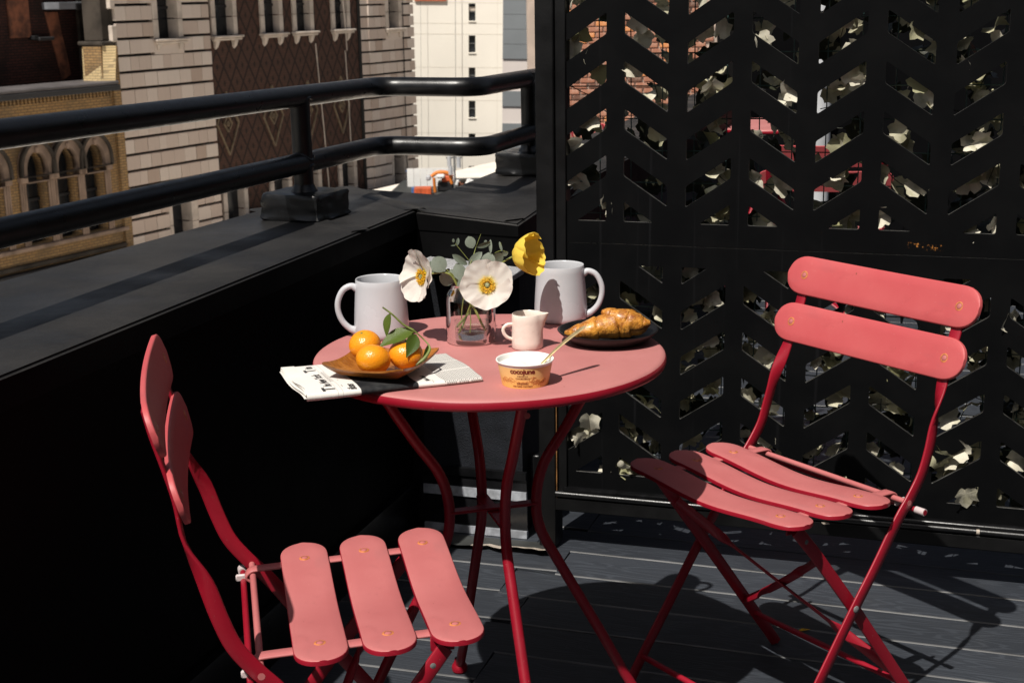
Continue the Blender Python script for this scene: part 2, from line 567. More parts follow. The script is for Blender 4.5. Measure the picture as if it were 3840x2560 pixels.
class MB:
    def __init__(s):
        s.v = []; s.f = []; s.m = []
    def add(s, v, f, m=0):
        k = len(s.v)
        s.v += [tuple(x) for x in v]
        for q in f:
            s.f.append([i + k for i in q]); s.m.append(m)
        return s
    def box(s, c, d, m=0, bev=0.0, rot=None):
        bm = bmesh.new()
        bmesh.ops.create_cube(bm, size=1)
        for v in bm.verts:
            v.co = Vector((v.co.x * d[0], v.co.y * d[1], v.co.z * d[2]))
        if bev:
            bmesh.ops.bevel(bm, geom=bm.edges[:], offset=bev, segments=1, affect='EDGES')
        R = rot if rot is not None else Matrix.Identity(3)
        bm.verts.index_update()
        vs = [R @ v.co + Vector(c) for v in bm.verts]
        s.add(vs, [[v.index for v in f.verts] for f in bm.faces], m)
        bm.free()
        return s
    def tube(s, pts, r, n=10, m=0, caps=True, flat=1.0):
        P = [Vector(p) for p in pts]
        rs = r if isinstance(r, (list, tuple)) else [r] * len(P)
        T = []
        for i in range(len(P)):
            a = P[max(0, i - 1)]; b = P[min(len(P) - 1, i + 1)]
            T.append((b - a).normalized())
        up = Vector((0, 0, 1)) if abs(T[0].z) < .9 else Vector((1, 0, 0))
        x = T[0].cross(up).normalized()
        vs = []
        for i, p in enumerate(P):
            x = (x - T[i] * x.dot(T[i])).normalized()
            y = T[i].cross(x)
            for k in range(n):
                a = 2 * PI * k / n
                vs.append(p + (x * math.cos(a) + y * math.sin(a) * flat) * rs[i])
        fs = []
        for i in range(len(P) - 1):
            for k in range(n):
                fs.append([i * n + k, i * n + (k + 1) % n, (i + 1) * n + (k + 1) % n, (i + 1) * n + k])
        if caps:
            fs.append(list(range(n))[::-1]); fs.append([(len(P) - 1) * n + k for k in range(n)])
        return s.add(vs, fs, m)
    def lathe(s, prof, n=40, m=0, c=(0, 0, 0), sx=1, sy=1):
        vs = []; fs = []
        for r, z in prof:
            for k in range(n):
                a = 2 * PI * k / n
                vs.append((c[0] + r * sx * math.cos(a), c[1] + r * sy * math.sin(a), c[2] + z))
        for i in range(len(prof) - 1):
            for k in range(n):
                fs.append([i * n + k, i * n + (k + 1) % n, (i + 1) * n + (k + 1) % n, (i + 1) * n + k])
        return s.add(vs, fs, m)
    def bar(s, pts, W, w, t, m=0):
        """flat bar swept along pts; W = direction of the wide side at each point"""
        P = [Vector(p) for p in pts]
        vs = []
        bv = t * .3
        sec = [(-w / 2, -t / 2 + bv), (-w / 2 + bv, -t / 2), (w / 2 - bv, -t / 2), (w / 2, -t / 2 + bv),
               (w / 2, t / 2 - bv), (w / 2 - bv, t / 2), (-w / 2 + bv, t / 2), (-w / 2, t / 2 - bv)]
        for i, p in enumerate(P):
            a = P[max(0, i - 1)]; b = P[min(len(P) - 1, i + 1)]
            T = (b - a).normalized()
            wv = Vector(W[i]); wv = (wv - T * wv.dot(T)).normalized()
            tv = T.cross(wv)
            for q in sec:
                vs.append(p + wv * q[0] + tv * q[1])
        n = 8
        fs = []
        for i in range(len(P) - 1):
            for k in range(n):
                fs.append([i * n + k, i * n + (k + 1) % n, (i + 1) * n + (k + 1) % n, (i + 1) * n + k])
        fs.append(list(range(n))[::-1]); fs.append([(len(P) - 1) * n + k for k in range(n)])
        return s.add(vs, fs, m)
    def prism(s, poly, z0, z1, m=0):
        """vertical prism over an xy polygon (counter-clockwise)"""
        n = len(poly)
        vs = [(p[0], p[1], z0) for p in poly] + [(p[0], p[1], z1) for p in poly]
        fs = [list(range(n))[::-1], list(range(n, 2 * n))]
        for k in range(n):
            fs.append([k, (k + 1) % n, n + (k + 1) % n, n + k])
        return s.add(vs, fs, m)
    def mesh(s, name, mats, smooth=True, ang=38, fix=True):
        me = bpy.data.meshes.new(name)
        me.from_pydata(s.v, [], s.f)
        for x in (mats if isinstance(mats, (list, tuple)) else [mats]):
            me.materials.append(M[x])
        me.polygons.foreach_set('material_index', s.m)
        if fix:
            bm = bmesh.new(); bm.from_mesh(me)
            bmesh.ops.recalc_face_normals(bm, faces=bm.faces[:])
            bm.to_mesh(me); bm.free()
        if smooth:
            me.polygons.foreach_set('use_smooth', [True] * len(me.polygons))
            me.set_sharp_from_angle(angle=math.radians(ang))
        me.update()
        return me
    def build(s, name, mats, parent=None, loc=None, rot=None, **kw):
        kind = kw.pop('kind', None)
        return link(name, s.mesh(name, mats, **kw), parent, loc, rot, kind=kind)

def curve_mesh(name, loops, thick, mats, edge=None):
    """flat plate with holes: loops of (x, z); plate lies in the local xz plane, y from 0 to thick"""
    cu = bpy.data.curves.new(name, 'CURVE')
    cu.dimensions = '2D'; cu.fill_mode = 'BOTH'
    cu.extrude = thick / 2
    for lp in loops:
        sp = cu.splines.new('POLY')
        sp.points.add(len(lp) - 1)
        for p, q in zip(sp.points, lp):
            p.co = (q[0], q[1], 0, 1)
        sp.use_cyclic_u = True
    ob = bpy.data.objects.new(name + '_tmp', cu)
    COL.objects.link(ob)
    dg = bpy.context.evaluated_depsgraph_get()
    me = bpy.data.meshes.new_from_object(ob.evaluated_get(dg))
    bpy.data.objects.remove(ob); bpy.data.curves.remove(cu)
    me.name = name
    bm = bmesh.new(); bm.from_mesh(me)
    for v in bm.verts:
        v.co = Vector((v.co.x, thick / 2 - v.co.z, v.co.y))
    bmesh.ops.remove_doubles(bm, verts=bm.verts[:], dist=1e-6)
    bmesh.ops.recalc_face_normals(bm, faces=bm.faces[:])
    bm.to_mesh(me); bm.free()
    me.materials.clear()
    me.materials.append(M[mats])
    if edge:
        me.materials.append(M[edge])
        for f in me.polygons:
            f.material_index = 0 if abs(f.normal.y) > .5 else 1
    else:
        me.polygons.foreach_set('material_index', [0] * len(me.polygons))
    return me

def text_mesh(body, size, offset=0.0, shear=0.0, spacing=1.0, align='CENTER', res=3, ext=0.0):
    cu = bpy.data.curves.new('t', 'FONT')
    cu.body = body; cu.size = size; cu.offset = offset; cu.shear = shear
    cu.space_character = spacing; cu.align_x = align; cu.resolution_u = res; cu.extrude = ext
    ob = bpy.data.objects.new('t', cu)
    COL.objects.link(ob)
    dg = bpy.context.evaluated_depsgraph_get()
    me = bpy.data.meshes.new_from_object(ob.evaluated_get(dg))
    bpy.data.objects.remove(ob); bpy.data.curves.remove(cu)
    return me

# ------------------------------------------------------------------ the deck
DA = -0.327                                     # direction the boards run in
dvec = Vector((math.cos(DA), math.sin(DA), 0)); dnor = Vector((-math.sin(DA), math.cos(DA), 0))
def inner_x(y):                                 # inner face of the parapet walls
    if y < 3.47: return -.262 + (y - 3.475) * .3218
    if y < 3.6: return .02
    return .02 + (y - 3.374) * .3218
deck_poly = [(-1.35, 0), (-.32, 3.5), (0, 3.42), (1.52, 8.1), (6.5, 8.1), (6.5, 0)]
deck = MB().prism(deck_poly[::-1], -.09, -.05).build('deck', 'void', None, smooth=False)
deck['kind'] = 'structure'
# board mesh: unit length 1 along x, shared; rounded long edges
def board_mesh(L):
    mb = MB()
    w, h, b = .1385, .024, .0026
    sec = [(-w / 2, -h), (-w / 2, -b), (-w / 2 + b * .4, -b * .35), (-w / 2 + b * 1.3, 0), (w / 2 - b * 1.3, 0),
           (w / 2 - b * .4, -b * .35), (w / 2, -b), (w / 2, -h)]
    vs = []; n = len(sec)
    for x in (-L / 2, L / 2):
        vs += [(x, q[0], q[1]) for q in sec]
    fs = [[k, (k + 1) % n, n + (k + 1) % n, n + k] for k in range(n)] + [list(range(n))[::-1], list(range(n, 2 * n))]
    mb.add(vs, fs)
    mb.m[1] = mb.m[2] = 1  # only the near edge carries the painted highlight
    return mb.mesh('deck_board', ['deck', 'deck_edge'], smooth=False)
PITCH = .1425
p_ref = Vector((.329, 2.902, 0)).dot(dnor)       # one measured gap line
def put_board(t0, t1, c, turn=0.0, dz=0.0):
    if t1 - t0 < .05: return
    p = dvec * ((t0 + t1) / 2) + dnor * c
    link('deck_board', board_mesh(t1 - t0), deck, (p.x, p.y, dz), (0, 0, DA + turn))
for k in range(-15, 35):
    c = p_ref + (k + .5) * PITCH
    j = Vector((.0, 3.0, 0)).dot(dvec) + (.03 if k % 2 else -.05) + random.uniform(-.012, .012)
    # left end runs a little way into the parapet wall
    t = -3.0
    for _ in range(200):
        q = dvec * t + dnor * c
        if q.x > inner_x(q.y) - .05: break
        t += .02
    if k > 5 or t > j - .05:
        put_board(t, j + 4.4, c, 0, random.uniform(-.0008, .0004))
    else:
        put_board(t, j - .0015, c + .009, .03, random.uniform(-.0008, .0004))
        put_board(j + .0015, j + 4.4, c, 0, random.uniform(-.0008, .0004))

# ------------------------------------------------------------------ parapet wall
PD = Vector((.3063, .9519, 0))                   # direction the parapet runs in
def par_pts():
    i0 = Vector((-.229, 3.443, 0)); o0 = Vector((-.45, 3.886, 0))
    a = i0 - PD * 3.3
    od = Vector((.375, .927, 0))
    b = o0 - od * 3.6
    c = Vector((.032, 3.185, 0)); d = Vector((-.191, 3.712, 0))
    e = c + PD * 4.5; f = d + PD * 4.2
    return i0, o0, a, b, c, d, e, f
i0, o0, pa, pb, c0, d0, e0, f0 = par_pts()
par = empty('parapet_wall', (-.3, 3.3, 0), 0, 'black painted roof parapet with a wide flat coping, jogging at a diagonal corner', 'parapet')
def P2(*v): return [(p.x + .3, p.y - 3.3) for p in v]
# wall bodies, set back from the coping edge
wi = Vector((-PD.y, PD.x, 0)) * .05
jw = Vector((-.262, 3.475, 0))
wall_main = MB().prism(P2(pa + wi, jw, o0 + Vector((.05, -.06, 0)), pb + Vector((.05, -.02, 0))), -.3, .785).build('wall', 'black_matte', par, smooth=False)
dr = Vector((.020, 3.366, 0))
jq = Vector((-.229, 3.446, 0))
def diag_body(dy): return P2(jq + Vector((.002, dy, 0)), dr + Vector((0, dy, 0)), dr + PD * 4.3, d0 + Vector((.06, .02, 0)) + PD * 4.1, d0 + Vector((.05, 0, 0)), o0 + Vector((.053, -.06, 0)))
MB().prism(diag_body(.006), -.3, .660).build('wall', 'stucco', par, smooth=False)
MB().prism(diag_body(0), .661, .790).build('coping_turndown', 'black_matte', par, smooth=False)
def coping_piece(poly, z0, z1, lump=.0025):
    """coping slab: bevelled prism with slightly wavy top"""
    bm = bmesh.new()
    vs = [bm.verts.new((p[0], p[1], z0)) for p in poly]
    f = bm.faces.new(vs)
    r = bmesh.ops.extrude_face_region(bm, geom=[f])
    top = [g for g in r['geom'] if isinstance(g, bmesh.types.BMVert)]
    for v in top: v.co.z = z1
    bmesh.ops.recalc_face_normals(bm, faces=bm.faces[:])
    ed = [e for e in bm.edges if abs(e.verts[0].co.z - z1) < 1e-5 and abs(e.verts[1].co.z - z1) < 1e-5]
    bmesh.ops.bevel(bm, geom=ed, offset=.005, segments=3, affect='EDGES')
    me = bpy.data.meshes.new('coping'); bm.to_mesh(me); bm.free()
    me.materials.append(M['coping']); me.materials.append(M['black_matte'])
    for pl_ in me.polygons:
        pl_.material_index = 0 if pl_.normal.z > .35 else 1
    me.polygons.foreach_set('use_smooth', [True] * len(me.polygons)); me.set_sharp_from_angle(angle=math.radians(50))
    return link('coping', me, par)
lap = Vector((-.34, 3.668, 0))
coping_piece(P2(pa, i0, o0, pb), .775, .825)
dc0 = Vector((.020, 3.362, 0))
dp = coping_piece(P2(i0 + Vector((.0015, .0005, 0)), dc0, dc0 + PD * .55, d0 + PD * .52, d0, o0 + Vector((.003, 0, 0))), .776, .8235)
for v in dp.data.vertices:                       # falls gently towards the terrace corner
    w = Vector((v.co.x - .3, v.co.y + 3.3, 0))
    f = max(0.0, 1 - (w - dc0).length / .30)
    if v.co.z > .79: v.co.z -= .027 * f
    else: v.co.z -= .010 * f
coping_piece(P2(dc0 + PD * .552, e0 + Vector((-.07, .0, 0)), f0, d0 + PD * .522), .777, .824)
# welded laps in the membrane
def lap_strip(a, b, w, h, name='membrane_lap'):
    a = Vector(a); b = Vector(b); t = (b - a).normalized(); s = Vector((-t.y, t.x, 0))
    mb = MB(); n = 14; vs = []; fs = []
    for i in range(n + 1):
        p = a + (b - a) * i / n
        q = 1 + random.uniform(-.12, .12)
        for k, (x, z) in enumerate(((-1, 0), (-.75, 1), (.75, 1), (1, 0))):
            pp = p + s * x * w * q
            vs.append((pp.x + .3, pp.y - 3.3, a.z + z * h))
    for i in range(n):
        for k in range(3):
            fs.append([i * 4 + k, (i + 1) * 4 + k, (i + 1) * 4 + k + 1, i * 4 + k + 1])
    mb.add(vs, fs)
    return mb.build(name, 'coping', par, ang=60)
lap_strip((-.231, 3.44, .8215), (-.452, 3.88, .8215), .03, .0055)
lap_strip((.012, 3.40, .7985), (-.19, 3.71, .8225), .03, .0045)
lap_strip(i0 - PD * .33 + Vector((0, 0, .825)), Vector((-.62, 3.5, .825)), .028, .003)
# base flashing along the main wall and the diagonal
def strip(a, b, z0, z1, depth, mat, name, side):
    a = Vector(a); b = Vector(b); t = (b - a).normalized(); s = Vector((t.y, -t.x, 0)) * side
    poly = P2(a, b, b + s * depth, a + s * depth)
    if side > 0: poly = poly[::-1]
    return MB().prism(poly, z0, z1).build(name, mat, par, smooth=False)
ws = pa + wi
strip(ws, jw, -.02, .115, .012, 'black_gloss', 'base_flashing', 1)
strip(ws, jw, .116, .124, .018, 'black_gloss', 'flashing_lip', 1)
jn = jq + Vector((.0, .0, 0))
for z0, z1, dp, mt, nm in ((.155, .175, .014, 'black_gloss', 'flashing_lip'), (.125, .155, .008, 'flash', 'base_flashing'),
                           (.100, .124, .012, 'trim', 'metal_strip'), (.022, .100, .007, 'flash', 'base_flashing'),  # pale strips paint in the reflections on the glossy black metal
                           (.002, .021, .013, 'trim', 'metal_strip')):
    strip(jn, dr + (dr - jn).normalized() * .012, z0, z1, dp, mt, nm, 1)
# stray aluminium bar fixed high on the diagonal wall
ab = MB()
A = Vector((-.205, 3.410, .703)); B = Vector((.026, 3.336, .684))
t = (B - A).normalized(); sd = Vector((t.y, -t.x, 0)).normalized()
ab.box((0, 0, 0), ((B - A).length, .105, .016), 0, .002, Matrix((t, Vector((-sd.x, -sd.y, 0)), t.cross(Vector((-sd.x, -sd.y, 0))))).transposed())
ab_o = ab.build('metal_bar', 'steel', None, loc=(A + B) / 2 + sd * .03)
tag(ab_o, 'short pale metal bar fixed across the black wall behind the flowers', 'metal bar')
# peeling membrane at the foot of the corner
pm = MB(); n = 16; vs = []; fs = []
for i in range(n + 1):
    u = i / n
    base = Vector((-.20, 3.40, 0)).lerp(Vector((.10, 3.31, 0)), u)
    for j in range(4):
        v = j / 3
        w = .085 * (1 + .25 * mnoise.noise(Vector((u * 9, 3, 1))))
        q = base + Vector((-.29, -.957, 0)) * v * w
        lift = .012 * v * v * (.4 + u) + .004 + .006 * abs(mnoise.noise(Vector((u * 14, v * 3, 0)))) * v
        vs.append((q.x, q.y, lift))
for i in range(n):
    for j in range(3):
        fs.append([i * 4 + j, (i + 1) * 4 + j, (i + 1) * 4 + j + 1, i * 4 + j + 1])
pm.add(vs, fs, 0); pm.m = [1 if (i % 3 == 2 and i > 18) else 0 for i in range(len(fs))]
po = pm.build('torn_membrane', ['membrane', 'peel'], None, fix=False)
tag(po, 'torn grey roofing membrane with a pale ragged edge at the wall corner', 'membrane')
MB().box((.06, 3.43, .10), (.03, .03, .2), 0, .003).build('corner_trim', 'black_gloss', par, loc=(.3, -3.3, 0))

# ------------------------------------------------------------------ railing
rail = empty('railing', (-.49, 3.37, .825), 0, 'black pipe guard railing with two rails bending round the parapet corner', 'railing')
def rl(pts): return [(p[0] + .49, p[1] - 3.37, p[2] - .825) for p in pts]
def bend(pts, r=.075, k=7):
    P = [Vector(p) for p in pts]; out = [P[0]]
    for i in range(1, len(P) - 1):
        a = (P[i - 1] - P[i]).normalized(); b = (P[i + 1] - P[i]).normalized()
        s = P[i] + a * r; e = P[i] + b * r
        for q in range(k + 1):
            u = q / k
            out.append(s * (1 - u) ** 2 + P[i] * 2 * u * (1 - u) + e * u * u)
    out.append(P[-1])
    return out
zt, zl = 1.1105, .955
top = [(-1.402, .496, 1.160), (-.342, 3.790, 1.100), (-.080, 3.705, 1.098), (.195, 4.56, 1.088)]
low = [(-1.402, .496, .999), (-.340, 3.797, .946), (-.066, 3.708, .944), (.210, 4.565, .935)]
def dense(pts, step=.05):
    out = []
    for a, b in zip(pts[:-1], pts[1:]):
        n = max(1, int((b - a).length / step))
        for i in range(n): out.append(a.lerp(b, i / n))
    out.append(pts[-1]); return out
MB().tube(dense(bend(rl(top))), .0247, 22).build('top_rail', 'black_gloss', rail, ang=60)
MB().tube(dense(bend(rl(low))), .0247, 22).build('lower_rail', 'black_gloss', rail, ang=60)
for px, py, zz in ((-.483, 3.352, zt), (.062, 4.13, zt)):
    p = rl([(px, py, .86), (px, py, zz)])
    MB().tube([p[0], p[1]], .0235, 20).build('post', 'black_gloss', rail)
    for zz2 in ((1.1105 if px < 0 else 1.094), (.955 if px < 0 else .9405)):
        for sgn in (1, -1):
            w0 = rl([(px, py, zz2)])[0]; w0 = Vector(w0)
            ring = [w0 + Vector((math.cos(2 * PI * k / 20) * .0245, math.sin(2 * PI * k / 20) * .0245, sgn * (.0135 + .008 * math.cos(2 * (2 * PI * k / 20 - 1.26))))) for k in range(21)]
            if zz2 < 1 or sgn < 0:
                MB().tube(ring, [.0034 + .0012 * random.random() for _ in ring], 7, caps=False).build('weld_bead', 'black_gloss', rail)
    pr = [(.030, .0), (.034, .004), (.031, .010), (.026, .016), (.0235, .024)]
    MB().lathe([(a + .002 * random.random(), b) for a, b in pr], 20, c=rl([(px, py, .880)])[0]).build('post_collar', 'black_gloss', rail)
    bm = bmesh.new(); bmesh.ops.create_cube(bm, size=1)
    bmesh.ops.subdivide_edges(bm, edges=bm.edges[:], cuts=9, use_grid_fill=True)
    R = Matrix.Rotation(-.42, 3, 'Z')
    for v in bm.verts:
        q = Vector((v.co.x * .158, v.co.y * .150, v.co.z * .064))
        dd = Vector((abs(v.co.x), abs(v.co.y), abs(v.co.z)))
        sh = sum(1 for x in dd if x > .49)
        if sh >= 2: q *= .965 if sh == 2 else .93
        nn = mnoise.noise(q * 55 + Vector((px * 9, 0, 0))) * .0042 + mnoise.noise(q * 150) * .0018
        q += q.normalized() * nn
        if v.co.z < -.38: q.x *= 1.0 + .06 * random.random(); q.y *= 1.0 + .06 * random.random()
        v.co = R @ q + Vector((px + .49, py - 3.37, .031))
    me = bpy.data.meshes.new('base_block'); bm.to_mesh(me); bm.free()
    me.materials.append(M['black_gloss'])
    me.polygons.foreach_set('use_smooth', [True] * len(me.polygons)); me.set_sharp_from_angle(angle=math.radians(45))
    link('base_block', me, rail)

# ------------------------------------------------------------------ privacy screen
YAW = -.3011
SK = .9149                                        # overall size of the screen
scr = empty('privacy_screen', ((.28760 - .0068 * math.cos(YAW)) * SK, (3.55386 - .0068 * math.sin(YAW)) * SK, .1134), YAW,
            'tall black metal privacy screen cut with a chevron pattern of slots', 'privacy screen')
scr.rotation_euler = (Matrix.Rotation(YAW, 3, 'Z') @ Matrix.Rotation(.0053, 3, 'Y')).to_euler()
scr.scale = (SK,) * 3
ZS = 1.27896
def clip(poly, axis, val, keep_above):
    out = []
    for i in range(len(poly)):
        a, b = poly[i], poly[(i + 1) % len(poly)]
        ina = (a[axis] >= val) == keep_above; inb = (b[axis] >= val) == keep_above
        if ina: out.append(a)
        if ina != inb:
            t = (val - a[axis]) / (b[axis] - a[axis])
            out.append((a[0] + (b[0] - a[0]) * t, a[1] + (b[1] - a[1]) * t))
    return out
def fillet(poly, r=.006, k=3):
    n = len(poly); out = []
    for i in range(n):
        p = Vector(poly[i]); a = Vector(poly[i - 1]) - p; b = Vector(poly[(i + 1) % n]) - p
        d = min(r, a.length * .4, b.length * .4)
        s = p + a.normalized() * d; e = p + b.normalized() * d
        for q in range(k + 1):
            u = q / k
            w = s * (1 - u) ** 2 + p * 2 * u * (1 - u) + e * u * u
            out.append((w.x, w.y))
    return out
HOLES = []
def holes(x0, z0, per, pitch, hh, hw, drop, jr, zmin, zmax, xr):
    res = []
    for i in range(-1, 6):
        for mirror in (0, 1):
            for j in jr:
                z = z0 - pitch * j
                poly = [(0, z), (0, z - hh), (hw, z - hh - drop), (hw, z - drop)]
                if mirror: poly = [(per - .0443 - x, y) for x, y in poly]
                poly = [(x + x0 + per * i, y) for x, y in poly]
                poly = clip(clip(poly, 1, zmin, True), 1, zmax, False)
                if len(poly) < 3: continue
                h = max(p[1] for p in poly) - min(p[1] for p in poly)
                if h < .025: continue
                if min(p[0] for p in poly) < xr[0] or max(p[0] for p in poly) > xr[1]:
                    poly = clip(clip(poly, 0, xr[0], True), 0, xr[1], False)
                    if len(poly) < 3 or max(p[0] for p in poly) - min(p[0] for p in poly) < .02: continue
                res.append(fillet(poly))
                HOLES.append((sum(p[0] for p in poly) / len(poly), sum(p[1] for p in poly) / len(poly)))
    return res
PX0, PX1 = -.170, 1.92
up = holes(.0012, .003, .3115, .1160, .0516, .1104, .0743, range(-5, 5), -.512, .575, (PX0 + .012, PX1 - .03))
lo = holes(-.0080, -.6612, .3145, .1181, .0482, .1113, .0750, range(-1, 5), -1.184, -.6222, (PX0 + .012, PX1 - .03))
def shift(l): return [(x, z + ZS) for x, z in l]
def rect(x0, z0, x1, z1): return [(x0, z0), (x1, z0), (x1, z1), (x0, z1)]
TH = .011
link('upper_panel', curve_mesh('upper_panel', [shift(rect(PX0, -.5684, PX1, .62))] + [shift(h) for h in up], TH, 'screen', 'screen_edge'), scr, (0, 0, 0))
link('lower_panel', curve_mesh('lower_panel', [shift(rect(PX0, -1.232, PX1, -.5698))] + [shift(h) for h in lo], TH, 'screen', 'screen_edge'), scr, (0, 0, 0))
MB().box((-.1985, .018, .89), (.0475, .07, 2.02), 0, .003).build('post', 'black_paint', scr)
MB().box((-.1600, .016, .95), (.0275, .045, 1.90), 0, .002).build('frame_strip', 'black_paint', scr)
MB().box((1.945, .016, .89), (.06, .07, 2.02), 0, .003).build('post', 'black_paint', scr)
MB().box((-.1728, -.0145, .30), (.0022, .003, .56), 0).build('rusty_edge', 'rust', scr)
MB().box((.875, .014, ZS - 1.275), (2.16, .06, .038), 0, .003).build('bottom_rail', 'black_paint', scr)
MB().box((.875, -.004, ZS - 1.2335), (2.06, .03, .011), 0, .003).build('rail_ledge', 'black_gloss', scr)
for xa, xb in ((-.175, .893), (.901, 1.915)):
    MB().tube([(xa, -.014, ZS - 1.2465), (xb, -.014, ZS - 1.2465)], .0085, 14).build('bead_moulding', 'black_gloss', scr)
MB().tube([(.8925, -.013, ZS - 1.2465), (.9015, -.013, ZS - 1.2465)], .0083, 10).build('bare_joint', 'peel', scr)
# paint chips on the rail
for x in (.165, .36, .52):
    MB().add([(x + a, -.0172, ZS - 1.258 + b) for a, b in ((0, 0), (.018, .001), (.022, -.004), (.006, -.005))], [[0, 1, 2, 3]]).build('paint_chip', 'peel', scr)

# ------------------------------------------------------------------ ivy on wire mesh behind the screen
ivy = empty('artificial_ivy', scr.location.copy(), YAW,
            'cream and olive artificial ivy leaves wired up behind the black screen', 'ivy')
ivy.scale = (SK,) * 3
def leaf_mesh(seed, name, mat):
    """lobed ivy leaf, creased along its midrib and slightly curled"""
    rng = random.Random(seed)
    lobes = [(PI / 2, .40, .42), (PI / 2 - 1.0, .22, .42), (PI / 2 + 1.0, .22, .42), (-.40, .16, .40), (PI + .40, .16, .40)]
    lobes = [(a + rng.uniform(-.08, .08), h * rng.uniform(.8, 1.15), w) for a, h, w in lobes]
    n = 20; out = []
    for i in range(n):
        a = -PI / 2 + 2 * PI * i / n
        r = .36
        for la, h, w in lobes:
            d = (a - la + PI) % (2 * PI) - PI
            r = max(r, .34 + h * math.exp(-(abs(d) / w) ** 1.35))
        if i == 0: r = .18
        r *= rng.uniform(.92, 1.08)
        out.append((r * math.cos(a), r * math.sin(a)))
    vs = [(0, 0, 0)]; cup = rng.uniform(-.3, .7); tw = rng.uniform(-.7, .7); fold = rng.uniform(.2, .6); ph = rng.uniform(0, 6)
    for f in (.5, 1):
        for x, y in out:
            X, Y = x * f, y * f
            z = abs(X) * fold - cup * Y * Y + tw * X * Y + .06 * math.sin(8 * X + 5 * Y + ph) * f
            vs.append((X, Y, z))
    fs = [[0, 1 + i, 1 + (i + 1) % n] for i in range(n)]
    fs += [[1 + i, 1 + n + i, 1 + n + (i + 1) % n, 1 + (i + 1) % n] for i in range(n)]
    return MB().add(vs, fs).mesh(name, mat, ang=50, fix=False)
LEAVES = [leaf_mesh(s, 'ivy_leaf', 'ivy') for s in range(1, 11)]
rng = random.Random(5)
spots = []
for x, z in HOLES:
    if -.2 < x < 1.16 and z < .27:
        k = 3 if rng.random() < .6 else 2
        for _ in range(k):
            spots.append((x + rng.uniform(-.05, .05), rng.uniform(.016, .05), z + rng.uniform(-.045, .04)))
rng.shuffle(spots)
more = spots[290:]
spots = spots[:290]
def put_leaf(x, y, z, size, yaw, tilt, roll, me=None):
    o = link('leaf', me or rng.choice(LEAVES), ivy, (x, y, z + ZS), None, (size,) * 3)
    o.rotation_euler = (PI / 2 + tilt, roll, yaw)
    return o
for x, y, z in spots:
    put_leaf(x, y, z, rng.uniform(.046, .070), rng.uniform(-.9, .9), rng.uniform(-1.25, .25), rng.uniform(-PI, PI))
# leaves that poke out through the slots
put_leaf(.862, -.016, -1.155, .062, .25, -.35, PI * .93)
put_leaf(.012, -.012, -1.150, .045, -.5, -.75, PI * .9)
put_leaf(-.085, -.004, -1.035, .060, .3, -.3, PI * 1.0)
put_leaf(-.115, -.008, -1.09, .052, .9, -.2, PI * .8)
put_leaf(.795, .004, -1.075, .062, .1, -.3, 2.4)
put_leaf(.855, .006, -1.055, .060, -.2, -.4, -1.2)
pale = leaf_mesh(33, 'd', 'ivy'); pv_ = [v.co.copy() for v in pale.vertices]; pf_ = [list(f.vertices) for f in pale.polygons]
bpy.data.meshes.remove(pale)
ms = MB()
for i in range(800):
    if i < len(more): x, y, z = more[i]
    else:
        x = rng.uniform(-.14, 1.9); z = rng.uniform(-1.2, .56); y = rng.uniform(.03, .075)
    if x < .1 and z > -.45 and rng.random() < .6: continue
    Rm = Matrix.Rotation(rng.uniform(-.9, .9), 3, 'Z') @ Matrix.Rotation(PI / 2 + rng.uniform(-1.3, .3), 3, 'X') @ Matrix.Rotation(rng.uniform(-PI, PI), 3, 'Z')
    sz = rng.uniform(.036, .06)
    ms.add([Rm @ (v * sz) + Vector((x, y + .01, z + ZS)) for v in pv_], pf_)
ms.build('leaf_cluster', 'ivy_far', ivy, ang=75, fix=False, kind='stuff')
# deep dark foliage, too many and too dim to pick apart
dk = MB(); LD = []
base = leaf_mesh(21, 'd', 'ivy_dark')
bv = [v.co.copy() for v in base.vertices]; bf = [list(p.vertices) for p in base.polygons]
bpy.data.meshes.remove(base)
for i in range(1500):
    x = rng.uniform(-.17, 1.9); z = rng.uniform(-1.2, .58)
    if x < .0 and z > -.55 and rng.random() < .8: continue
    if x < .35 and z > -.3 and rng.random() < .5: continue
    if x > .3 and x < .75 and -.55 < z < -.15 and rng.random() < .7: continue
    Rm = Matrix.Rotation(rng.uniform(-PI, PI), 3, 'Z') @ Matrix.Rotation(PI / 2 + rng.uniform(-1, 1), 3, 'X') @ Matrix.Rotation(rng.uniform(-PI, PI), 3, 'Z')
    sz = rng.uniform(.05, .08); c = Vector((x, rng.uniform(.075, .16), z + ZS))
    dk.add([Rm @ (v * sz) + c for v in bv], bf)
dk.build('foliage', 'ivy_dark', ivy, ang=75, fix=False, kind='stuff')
wm = MB()
for i in range(26):
    x = -.15 + i * .08
    wm.tube([(x, .05, .03), (x + .004, .052, 1.0), (x, .05, 1.86)], .0016, 5)
for i in range(23):
    z = .06 + i * .08
    wm.tube([(-.16, .047, z), (.9, .049, z + .004), (1.9, .047, z)], .0016, 5)
wm.build('wire_mesh', 'wire', ivy)
vn = MB()
for i in range(90):
    x = rng.uniform(-.15, 1.2); z = rng.uniform(-1.15, .3) + ZS
    pts = [Vector((x, rng.uniform(.03, .07), z))]
    a = rng.uniform(-PI, PI)
    for _ in range(5):
        a += rng.uniform(-.7, .7)
        pts.append(pts[-1] + Vector((math.cos(a) * .035, rng.uniform(-.008, .008), math.sin(a) * .035)))
    vn.tube(catmull(pts, 3), .0011, 4)
vn.build('vine_stems', 'vine', ivy, kind='stuff')

